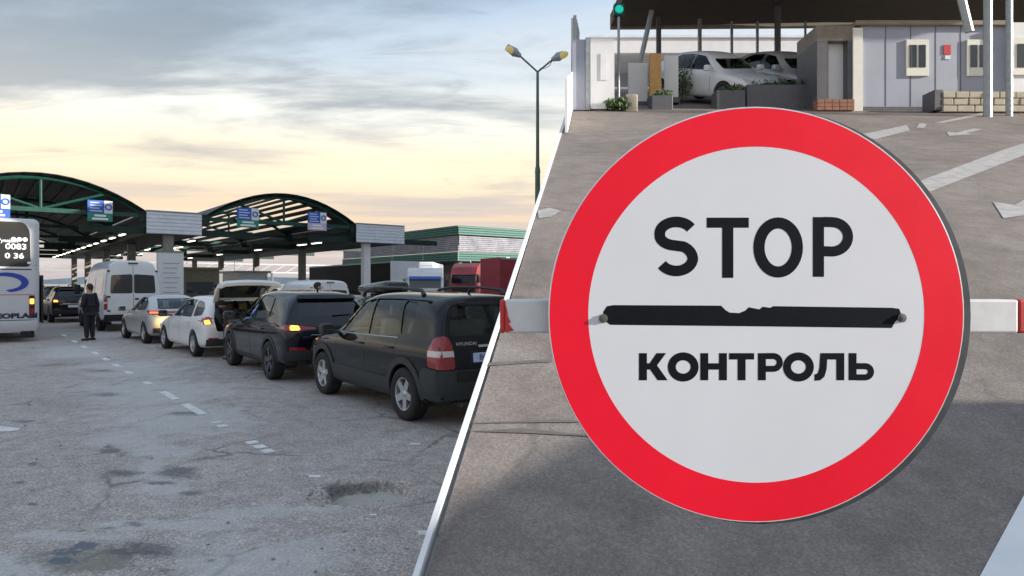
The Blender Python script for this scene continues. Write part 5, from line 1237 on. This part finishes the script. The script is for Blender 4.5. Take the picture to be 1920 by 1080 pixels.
cols = [41.2, 52.4, 63.6, 75.0, 86.0]
row1 = (6.55, [42.5 + 3.4 * i for i in range(13)])
canopy('arched_canopy', 'green arched lane canopy on the left above the coach and the white van', -2.0, 7.25, False, None, 7.3, 10.1, 8.5, cols, [row1, (11.0, [46, 60, 74])])
canopy('arched_canopy', 'green arched lane canopy with open roof strips right of the white fascia', 10.35, 19.5, True, None, 19.6, 23.2, 20.6, cols, [(18.2, [43, 45.6, 55, 66, 77]), (12.2, [54.5, 57, 70])])
# lane signs hung on the trusses
def lane_sign(label, px0_, px1_, py0, py1, low):
    u = UC - .42
    def vq(px): k = (px - 960) / F; return (u * Uv.y * k - u * Uv.x) / (Vv.x - Vv.y * k)
    v0, v1 = vq(px0_), vq(px1_); d = W(u, (v0 + v1) / 2).y; z = lambda py: HC - (py - HY) / F * d
    t = thing('lane_sign', label, 'sign', W(u, (v0 + v1) / 2, z(py1)), group='lane signs on the arched canopies')
    mt = Matrix.Rotation(ROTU, 4, 'Z'); zs = z(py0) - (z(py0) - z(py1)) * .60; vs = v0 + (v1 - v0) * .66
    def p(n, a, b_, za, zb_, m, dd=0.0): b = new(); box(b, (u - .03 - dd, -b_, za), (u + .02 - dd, -a, zb_), mt); return obj(n, b, m, t, world=True)
    p('blue_panel', v0, vs, zs, z(py0), 'sign_blue'); w = p('white_panel', vs + .004, v1, zs, z(py0), 'sign_white'); lo = p('lower_panel', v0, v1, z(py1), zs - .004, low)
    n = 4
    for k in range(n):
        zz = zs + (z(py0) - zs) * (k + .7) / (n + .6); p('text_line', v0 + .1, vs - .1 - .12 * (k % 2), zz - .03, zz + .03, 'plate_blue', .024)
    for k in range(2):
        zz = z(py1) + (zs - z(py1)) * (k + .75) / 2.6; p('text_line', v0 + .2 + .1 * k, v1 - .2 - .1 * k, zz - .05, zz + .05, 'white_ink', .024)
    b = new(); lathe(b, [(.17, -.01), (.17, .01), (.10, .01), (.10, -.01)], 20, 'x', close=True); q = W(u - .05, (vs + v1) / 2, (zs + z(py0)) / 2)
    bmesh.ops.transform(b, matrix=Matrix.Translation(q) @ mt, verts=b.verts); obj('round_mark', b, 'sign_blue', t, world=True)
    b = new(); tube(b, [W(u + .1, (v0 + v1) / 2, z(py0)), W(u + .4, (v0 + v1) / 2, z(py0) + .02)], .03, 6); obj('bracket', b, 'steel_green', t, world=True)
lane_sign('blue and white sign above the coach roof at the left edge', -32, 19, 364, 408, 'sign_blue')
lane_sign('blue and white sign with green lower half on the left arch', 164, 211, 376, 415, 'sign_green')
lane_sign('blue and white sign with green lower half on the right arch', 444, 485, 390, 427, 'sign_green')
lane_sign('blue and white sign with pink lower half on the right arch', 577, 612, 398, 432, 'sign_pink')
# white notice board wrapped round the front pillar, booths between the lanes
mtU = Matrix.Rotation(ROTU, 4, 'Z')
t = thing('notice_board', 'tall white notice board on the pillar right of the white van', 'notice board', W(40.6, 8.5))
b = new(); box(b, (40.55, -9.15, .1), (40.9, -7.85, 3.55), mtU); obj('board', b, 'notice_white', t, world=True)
b = new(); box(b, (40.53, -9.18, 3.5), (40.92, -7.82, 3.6), mtU); obj('top_trim', b, 'concrete_olive', t, world=True)
for k in range(9):
    b = new(); zz = 2.9 - .27 * k; box(b, (40.538, -8.95 + .1 * (k % 3), zz), (40.546, -8.1 - .07 * (k % 2), zz + .035), mtU); obj('text_line', b, 'galv', t, world=True)
def booth(label, u, v, lu, wv, h, m, roof):
    t = thing('booth', label, 'booth', W(u, v), group='control booths between the lanes')
    b = new(); box(b, (u, -v - wv / 2, 0), (u + lu, -v + wv / 2, h), mtU); obj('wall', b, m, t, world=True)
    b = new(); box(b, (u - .25, -v - wv / 2 - .2, h + .002), (u + lu + .25, -v + wv / 2 + .2, h + .16), mtU); obj('roof', b, roof, t, world=True)
    w = new(); box(w, (u - .03, -v - wv * .36, 1.0), (u - .004, -v + wv * .36, 1.9), mtU); f = obj('window', w, 'dark_glass', t, world=True)
    for s in (-1, 1):
        w = new(); box(w, (u + .5, -v + s * (wv / 2 + .004) - .012, 1.0), (u + lu - .5, -v + s * (wv / 2 + .004) + .012, 1.9), mtU); obj('window', w, 'dark_glass', t, world=True)
booth('olive control booth behind the raised tailgate', 47, 11.6, 4, 2.3, 2.7, 'concrete_olive', 'concrete_olive')
booth('small olive control booth beside the far end of the white van', 56, 8.5, 3.5, 1.8, 2.6, 'concrete_olive', 'roof_sheet')
booth('pale grey control booth under the right arched canopy', 52, 16.6, 4, 2.2, 2.6, 'sheet_white', 'galv')
booth('long white control booth far back under the right canopy', 68, 13.5, 6, 2.4, 2.6, 'sheet_white', 'sheet_white')
# steel gantry behind the canopies
t = thing('pipe_gantry', 'long steel lattice gantry crossing behind the canopies', 'gantry', W(98, 30))
z0, z1 = 3.4, 4.6
for z in (z0, z1): b = new(); bar(b, W(98, -10, z), W(98, 62, z), .14, .16); obj('chord', b, 'galv', t, world=True)
for k in range(36):
    b = new(); v = -10 + 2 * k; bar(b, W(98, v, z0), W(98, v + (2 if k % 2 else 2), z1), .07, .08); obj('diagonal', b, 'galv', t, world=True)
for v in (-8, 6, 20, 34, 48, 60): b = new(); bar(b, W(98, v, 0), W(98, v, z0), .3, .3); obj('leg', b, 'galv', t, world=True)
# far light masts and wires
for i, (u, v, h, lb) in enumerate(((105, 5, 7.5, 'thin far light mast seen under the left canopy'), (92, 27, 6.5, 'thin far lamp mast seen under the right canopy'), (120, 16, 8.5, 'tall far mast behind the booths'))):
    t = thing('light_mast', lb, 'lamp post', W(u, v), group='far masts behind the checkpoint')
    b = new(); tube(b, [W(u, v), W(u, v, h)], [.10, .06], 8); obj('pole', b, 'galv', t, world=True)
    b = new(); tube(b, [W(u, v, h), W(u, v + .8, h + .5), W(u, v + 1.8, h + .55)], .05, 6); obj('arm', b, 'galv', t, world=True)
    b = new(); box(b, (u - .12, -v - 2.3, h + .46), (u + .12, -v - 1.7, h + .62), mtU, bev=.04); obj('lamp_head', b, 'galv', t, world=True)
# warehouse hall on the right with ribbed green and grey bands
UH, VH = 53.8, 36.8
t = thing('customs_hall', 'wide hall with green and grey ribbed bands behind the parked trucks', 'building', W(UH, VH))
def hall(n, za, zb_, rib, m, out):
    for a, b_, nd in ((W(UH + 26, VH - out), W(UH - out, VH - out), -Vv), (W(UH - out, VH - out), W(UH - out, VH + 34), -Uv)):
        L_ = (b_ - a).length; k = 4
        for i in range(k):
            p, q = a.lerp(b_, i / k + .0004), a.lerp(b_, (i + 1) / k - .0004); b = new(); ribbed(b, p.xy, q.xy, za, zb_, rib, .06, nd); obj(n, b, m, t, world=True)
hall('top_band', 6.55, 7.45, 4, 'hall_green', .25); hall('middle_band', 4.95, 6.5, 8, 'hall_sheet', 0.0); hall('lower_band', 4.0, 4.9, 4, 'hall_green', .12)
b = new(); box(b, (UH + .1, -VH - 34, 7.28), (UH + 26, -VH - .1, 7.4), mtU); obj('roof', b, 'roof_sheet', t, world=True)
b = new(); box(b, (UH + .1, -VH - 34, 3.92), (UH + 26, -VH - .1, 4.02), mtU); obj('soffit', b, 'roof_sheet', t, world=True)
b = new(); box(b, (UH + 4, -VH - 34, 0), (UH + 22, -VH - 4, 3.9), mtU); obj('wall', b, 'frame_dark', t, world=True)
for u in (UH + .6, UH + 9, UH + 17, UH + 25):
    b = new(); box(b, (u - .2, -VH - .7, 0), (u + .2, -VH - .3, 3.92), mtU); obj('column', b, 'concrete', t, world=True)
b = new(); box(b, (UH - .18, -VH - 6.2, 4.2), (UH - .06, -VH - 5.8, 4.5), mtU); obj('flood_lamp', b, 'sheet_white', t, world=True)

# twin lamp post
LX, LD = (1008 - 960) / F * 25, 25.0
t = thing('street_lamp', 'tall green lamp post with two yellowish lamp heads against the sky', 'street lamp', (LX, LD, 0))
zf = at(1008, 133, LD).z; zj = at(1008, 318, LD).z
b = new(); tube(b, [(LX, LD, 0), (LX, LD, zj)], [.13, .095], 12); obj('lower_pole', b, 'pole_green', t, world=True, smooth=45)
b = new(); tube(b, [(LX, LD, zj - .05), (LX, LD, zf)], [.07, .05], 10); obj('upper_pole', b, 'pole_green', t, world=True, smooth=45)
b = new(); tube(b, [(LX, LD, zj - .12), (LX, LD, zj + .1)], [.11, .085], 12); obj('collar', b, 'pole_green', t, world=True, smooth=45)
for (a1, a2, h) in (((974, 104), (950, 88), 1), ((1037, 111), (1058, 101), -1)):
    p0, p1, p2 = at(1008, 135, LD), at(*a1, LD), at(*a2, LD); d = (p2 - p1).normalized()
    b = new(); tube(b, [p0, p1], .035, 8); arm = obj('arm', b, 'pole_green', t, world=True, smooth=45)
    b = new(); tube(b, [p1 - d * .05, p1 + d * .12, p1 + d * .2, p2], [.07, .13, .17, .12], 10); hd = obj('lamp_head', b, 'galv', t, world=True, smooth=45)
    b = new(); bmesh.ops.create_uvsphere(b, u_segments=16, v_segments=10, radius=1.0)
    side_ = Vector((0, -1, 0)); up = d.cross(side_).normalized(); m3 = Matrix((d * .20, side_ * .11, up * .13)).transposed().to_4x4()
    bmesh.ops.transform(b, matrix=Matrix.Translation(p1 + d * .42 - Vector((0, .08, .05))) @ m3, verts=b.verts); obj('lamp_glass', b, 'lamp_yellow', hd, world=True, smooth=True)
b = new(); q0, q1 = at(1012, 128, LD), at(1036, 113, LD); tube(b, [q0, at(1020, 129, LD), at(1030, 124, LD), q1], .012, 5); obj('loose_cable', b, 'trim_black', t, world=True)

# ================================================================== TRUCKS
def trailer(label, P0, ang, Ln, H_, Wd, m_side, m_end, group):
    t = thing('trailer', label, 'trailer', P0, ang, group)
    b = new(); box(b, (0, -Wd / 2, 1.05), (Ln, Wd / 2, H_), bev=.04); obj('curtain_body', b, m_side, t)
    b = new(); box(b, (-.05, -Wd / 2 - .01, 1.0), (-.002, Wd / 2 + .01, H_ + .02), bev=.015); obj('end_wall', b, m_end, t)
    for s in (1, -1): b = new(); bar(b, (0, s * (Wd / 2 + .004), H_ - .06), (Ln, s * (Wd / 2 + .004), H_ - .06), .05, .12); obj('top_rail', b, 'galv', t)
    b = new(); box(b, (.2, -.5, .75), (Ln - .2, .5, 1.04)); obj('chassis', b, 'brake_dark', t)
    for x in (2.2, 3.5, 4.8):
        for s in (1, -1): w = inst('wheel', WH_VAN[0], t, (x, s * (Wd / 2 - .2), .5), (0, 0, 0 if s > 0 else math.pi), (1.45, 1.3, 1.45)); inst('rim', WH_VAN[1], w)
    b = new(); box(b, (-.02, -Wd / 2, .55), (.08, Wd / 2, .68)); obj('rear_guard', b, 'galv', t)
    return t
def tractor(label, P0, ang, paint, group, visor=None):
    """cab with its front along local -x"""
    t = thing('truck', label, 'truck', P0, ang, group)
    b = new(); prof = [(0, .9), (-.02, 1.9), (.12, 2.75), (.35, 3.25), (.9, 3.62), (2.2, 3.66), (2.25, .9)]
    prism(b, prof, yy, -1.22, 1.22); es = [e for e in b.edges]; bmesh.ops.bevel(b, geom=es, offset=.07, segments=2, affect='EDGES', profile=.5); obj('cab', b, paint, t, smooth=35)
    b = new(); prism(b, [(-.035, 1.85), (.085, 2.66), (.10, 2.66), (0, 1.85)], yy, -1.08, 1.08); w = obj('windscreen', b, 'dark_glass', t)
    b = new(); prism(b, [(-.12, 2.60), (.06, 2.86), (.10, 2.86), (-.06, 2.60)], yy, -1.10, 1.10); obj('sun_visor', b, visor or paint, t)
    b = new(); box(b, (-.05, -1.0, 1.0), (-.026, 1.0, 1.6), bev=.01); obj('grille', b, 'trim_black', t)
    b = new(); box(b, (-.10, -1.2, .35), (.25, 1.2, .9), bev=.06); obj('bumper', b, paint, t, smooth=40)
    for s in (1, -1):
        b = new(); box(b, (-.13, s * .9 - .18, .55), (-.095, s * .9 + .18, .75), bev=.02); obj('headlight', b, 'lens_clear', t)
        b = new(); box(b, (-.18, s * 1.42 - .1, 1.9), (-.08, s * 1.42 + .1, 2.6), bev=.03); obj('mirror', b, 'trim_black', t, smooth=40)
        b = new(); tube(b, [(.1, s * 1.2, 2.65), (-.12, s * 1.42, 2.65)], .025, 6); obj('mirror_arm', b, 'trim_black', t)
        b = new(); prism(b, [(.35, 1.9), (.45, 2.6), (1.2, 2.6), (1.2, 1.9)], yy, s * 1.215 if s > 0 else -1.235, 1.235 if s > 0 else -1.215); obj('side_window', b, 'dark_glass', t)
        for x in (1.1, 4.4): w = inst('wheel', WH_VAN[0], t, (x, s * 1.02, .5), (0, 0, 0 if s > 0 else math.pi), (1.45, 1.3, 1.45)); inst('rim', WH_VAN[1], w)
    b = new(); box(b, (2.2, -.45, .6), (5.4, .45, .95)); obj('chassis', b, 'brake_dark', t)
    b = new(); tube(b, [(.5, -.5, 3.66), (.5, -.5, 3.8), (.5, .5, 3.8), (.5, .5, 3.66)], .03, 6); obj('light_bar', b, 'chrome', t)
    return t
def head(px_, D): return Vector(((px_ - 960) / F * D, D, 0))
gt = 'trucks parked before the customs hall'
# black curtain trailer: near end at pixel 735, runs away to the left
A0, B0 = head(735, 53.0), head(583, 70.0); ang = math.atan2((B0 - A0).y, (B0 - A0).x)
trailer('long black curtain trailer with a pale front end behind the canopy pillar', A0 + Vector((1.0, .2, 0)), ang, (B0 - A0).length, 3.55, 2.5, 'tarp_black', 'sheet_white', gt)
# white box truck beside it
t = thing('box_truck', 'white box body truck with a curved roof fairing beside the black trailer', 'truck', head(775, 56.0), R(90), gt)
b = new(); box(b, (0, -1.7, .9), (8, 1.7, 3.62), bev=.10, seg=3); obj('box_body', b, 'paint_white', t, smooth=40)
b = new(); lathe(b, [(.0, -.05), (1.0, -.05), (1.05, 0.0), (1.05, .10), (0, .10)], 24, 'x'); bmesh.ops.bisect_plane(b, geom=b.verts[:] + b.edges[:] + b.faces[:], plane_co=(0, 0, 0), plane_no=(0, 0, -1), clear_outer=True); o = obj('roof_fairing', b, 'hall_sheet', t, smooth=40); o.location = (-.06, .55, 2.4)
b = new(); box(b, (-.045, -1.6, 1.0), (-.008, 1.6, 2.38)); obj('tail_lift', b, 'hall_sheet', t)
for x in (1.5, 6.5):
    for s in (1, -1): w = inst('wheel', WH_VAN[0], t, (x, s * 1.4, .5), (0, 0, 0 if s > 0 else math.pi), (1.45, 1.3, 1.45)); inst('rim', WH_VAN[1], w)
tractor('white truck cab with a blue windscreen visor facing the queue', head(797, 46.0), R(97), 'paint_white', gt, 'sign_blue').scale = (1, 1, .80)
tractor('red truck cab left of the red trailer', head(868, 57.0), R(70), 'paint_red', gt).scale = (1.0, 1, .98)
t = trailer('red curtain trailer cut off by the rising road', head(895, 46.0) + Vector((.9, .4, 0)), R(35), 13, 3.55, 2.5, 'tarp_red', 'tarp_red', gt)

# ================================================================== PEOPLE
def skinned(name, joints, edges, m, par, lv=2):
    me = bpy.data.meshes.new(name + '_rig'); ks = list(joints); me.from_pydata([joints[k][0] for k in ks], [(ks.index(a), ks.index(b)) for a, b in edges], [])
    o = bpy.data.objects.new(name + '_rig', me); C.objects.link(o); sk = o.modifiers.new('skin', 'SKIN'); sk.use_smooth_shade = True; subdiv(o, lv)
    for i, k in enumerate(ks):
        r = joints[k][1]; me.skin_vertices[0].data[i].radius = r if isinstance(r, tuple) else (r, r)
    me.skin_vertices[0].data[0].use_root = True
    r = bake(o); r.name = name; bpy.data.objects.remove(o); r.shade_smooth(); r.materials.clear(); r.materials.append(M(m)); q = bpy.data.objects.new(name, r); link(q, par); return q
def person(label, loc, rotz, jacket, trousers, arm='belly', group=None, s=1.0, bend=0.0):
    """faces local +x"""
    t = thing('person', label, 'person', loc, rotz, group); t.scale = (s, s, s)
    hand_l = (.22, .10, 1.06) if arm == 'belly' else (.06, .27, .80); elb_l = (-.02, .26, 1.10) if arm == 'belly' else (-.03, .26, 1.10)
    hand_r = (.06, -.27, .80); elb_r = (-.03, -.27, 1.10)
    J = {'pelvis': ((0, 0, .95), (.12, .15)), 'waist': ((0, 0, 1.10), (.10, .135)), 'chest': ((.01, 0, 1.30), (.115, .16)), 'neck0': ((0, 0, 1.46), .065), 'neck': ((.01, 0, 1.53), .052), 'jaw': ((.03, 0, 1.59), (.07, .062)), 'head': ((.02, 0, 1.66), (.095, .075)), 'crown': ((.01, 0, 1.735), (.07, .058))}
    E = [('pelvis', 'waist'), ('waist', 'chest'), ('chest', 'neck0'), ('neck0', 'neck'), ('neck', 'jaw'), ('jaw', 'head'), ('head', 'crown')]
    for sd_, el, ha in ((1, elb_l, hand_l), (-1, elb_r, hand_r)):
        k = 'l' if sd_ > 0 else 'r'
        J.update({'sh' + k: ((0, sd_ * .18, 1.41), .062), 'el' + k: (el, .044), 'wr' + k: (tuple(Vector(el).lerp(Vector(ha), .92)), .030), 'pa' + k: (ha, (.032, .02))})
        E += [('neck0', 'sh' + k), ('sh' + k, 'el' + k), ('el' + k, 'wr' + k), ('wr' + k, 'pa' + k)]
        d = (Vector(ha) - Vector(el)).normalized(); n = d.orthogonal().normalized()
        for f in range(4):
            off = n * (-.024 + .016 * f); ln = (.075, .085, .08, .062)[f]; a = Vector(ha) + d * .03 + off
            J['f%d%s' % (f, k)] = (tuple(a + d * ln * .5), .0095); J['g%d%s' % (f, k)] = (tuple(a + d * ln + Vector((.012, 0, -.004))), .008); E += [('pa' + k, 'f%d%s' % (f, k)), ('f%d%s' % (f, k), 'g%d%s' % (f, k))]
        J['t' + k] = (tuple(Vector(ha) - n * .045 + d * .02), .010); J['u' + k] = (tuple(Vector(ha) - n * .05 + d * .055), .008); E += [('pa' + k, 't' + k), ('t' + k, 'u' + k)]
        J.update({'hip' + k: ((0, sd_ * .095, .90), .095), 'kn' + k: ((.02, sd_ * .10, .50), .062), 'an' + k: ((-.01, sd_ * .105, .10), .042), 'toe' + k: ((.14, sd_ * .12, .035), .035)})
        E += [('pelvis', 'hip' + k), ('hip' + k, 'kn' + k), ('kn' + k, 'an' + k), ('an' + k, 'toe' + k)]
    BM = Matrix.Translation((0, 0, .95)) @ Matrix.Rotation(R(bend), 4, 'Y') @ Matrix.Translation((0, 0, -.95))
    if bend:
        for k in J:
            if not k.startswith(('hip', 'kn', 'an', 'toe', 'pelvis')): J[k] = (tuple(BM @ Vector(J[k][0])), J[k][1])
    body = skinned('body', J, E, 'skin', t)
    g = lambda k, a: (J[k][0], tuple(x + a for x in J[k][1]) if isinstance(J[k][1], tuple) else J[k][1] + a)
    JK = {k: g(k, .022) for k in ('pelvis', 'waist', 'chest', 'shl', 'ell', 'shr', 'elr')}; JK['neck0'] = (tuple(BM @ Vector((0, 0, 1.45))), .075); JK['hem'] = ((0, 0, .80), (.15, .185))
    for k in 'lr': JK['cuff' + k] = (tuple(Vector(J['el' + k][0]).lerp(Vector(J['pa' + k][0]), .85)), .048)
    skinned('jacket', JK, [('pelvis', 'waist'), ('pelvis', 'hem'), ('waist', 'chest'), ('chest', 'neck0'), ('neck0', 'shl'), ('neck0', 'shr'), ('shl', 'ell'), ('shr', 'elr'), ('ell', 'cuffl'), ('elr', 'cuffr')], jacket, t)
    TR = {'pelvis': ((0, 0, .92), (.125, .155))}; ET = []
    for k in 'lr':
        TR['hip' + k] = g('hip' + k, .014); TR['kn' + k] = g('kn' + k, .022); x, y, z = J['an' + k][0]; TR['an' + k] = ((x, y, .07), .066); ET += [('pelvis', 'hip' + k), ('hip' + k, 'kn' + k), ('kn' + k, 'an' + k)]
    skinned('trousers', TR, ET, trousers, t)
    for sd_ in (1, -1):
        b = new(); box(b, (-.09, sd_ * .112 - .045, .0), (.19, sd_ * .112 + .045, .085), bev=.03, seg=3)
        for v in b.verts:
            if v.co.x > .08 and v.co.z > .04: v.co.z -= .03
        obj('shoe', b, 'leather', t, smooth=40)
    b = new(); bmesh.ops.create_uvsphere(b, u_segments=18, v_segments=12, radius=1.0, matrix=Matrix.Translation((-.008, 0, 1.69)) @ Matrix.Diagonal((.108, .085, .105, 1)))
    bmesh.ops.bisect_plane(b, geom=b.verts[:] + b.edges[:] + b.faces[:], plane_co=(.035, 0, 1.68), plane_no=(.75, 0, -.66), clear_outer=True); b.transform(BM); obj('hair', b, 'hair', t, smooth=True)
    for sd_ in (1, -1):
        b = new(); bmesh.ops.create_uvsphere(b, u_segments=8, v_segments=6, radius=1, matrix=Matrix.Translation((.108, sd_ * .03, 1.665)) @ Matrix.Diagonal((.008, .012, .007, 1))); b.transform(BM); obj('eye', b, 'plate_ink', t)
        b = new(); bmesh.ops.create_uvsphere(b, u_segments=8, v_segments=6, radius=1, matrix=Matrix.Translation((.005, sd_ * .078, 1.645)) @ Matrix.Diagonal((.02, .012, .03, 1))); b.transform(BM); obj('ear', b, 'skin', t)
    b = new(); bmesh.ops.create_cone(b, segments=8, radius1=.018, radius2=.008, depth=.05, cap_ends=True, matrix=Matrix.Translation((.122, 0, 1.635)) @ Matrix.Rotation(R(-20), 4, 'Y')); b.transform(BM); obj('nose', b, 'skin', t, smooth=True)
    b = new(); box(b, (.095, -.025, 1.592), (.104, .025, 1.600), bev=.003); b.transform(BM); obj('mouth', b, 'red_ink', t)
    return t
pm = on_ground(168, 638); person('man in a dark suit standing between the coach and the white van', pm, R(165), 'suit', 'suit', 'belly')
person('person in a grey jacket standing behind the silver hatchback', W(27.6, 7.4), R(120), 'jacket_grey', 'suit', 'side', s=1.0)
person('person in a maroon jacket behind the navy crossover roof', W(17.2, 7.2), R(20), 'jacket_maroon', 'suit', 'side', s=1.02)
pp_ = WG.location + Vector((Uv.x, Uv.y, 0)) * -2.62 + Vector((Vv.x, Vv.y, 0)) * -.28
person('person in dark clothes bending into the open boot of the white wagon', pp_, ROTU + R(4), 'suit', 'suit', 'belly', s=.98, bend=62)
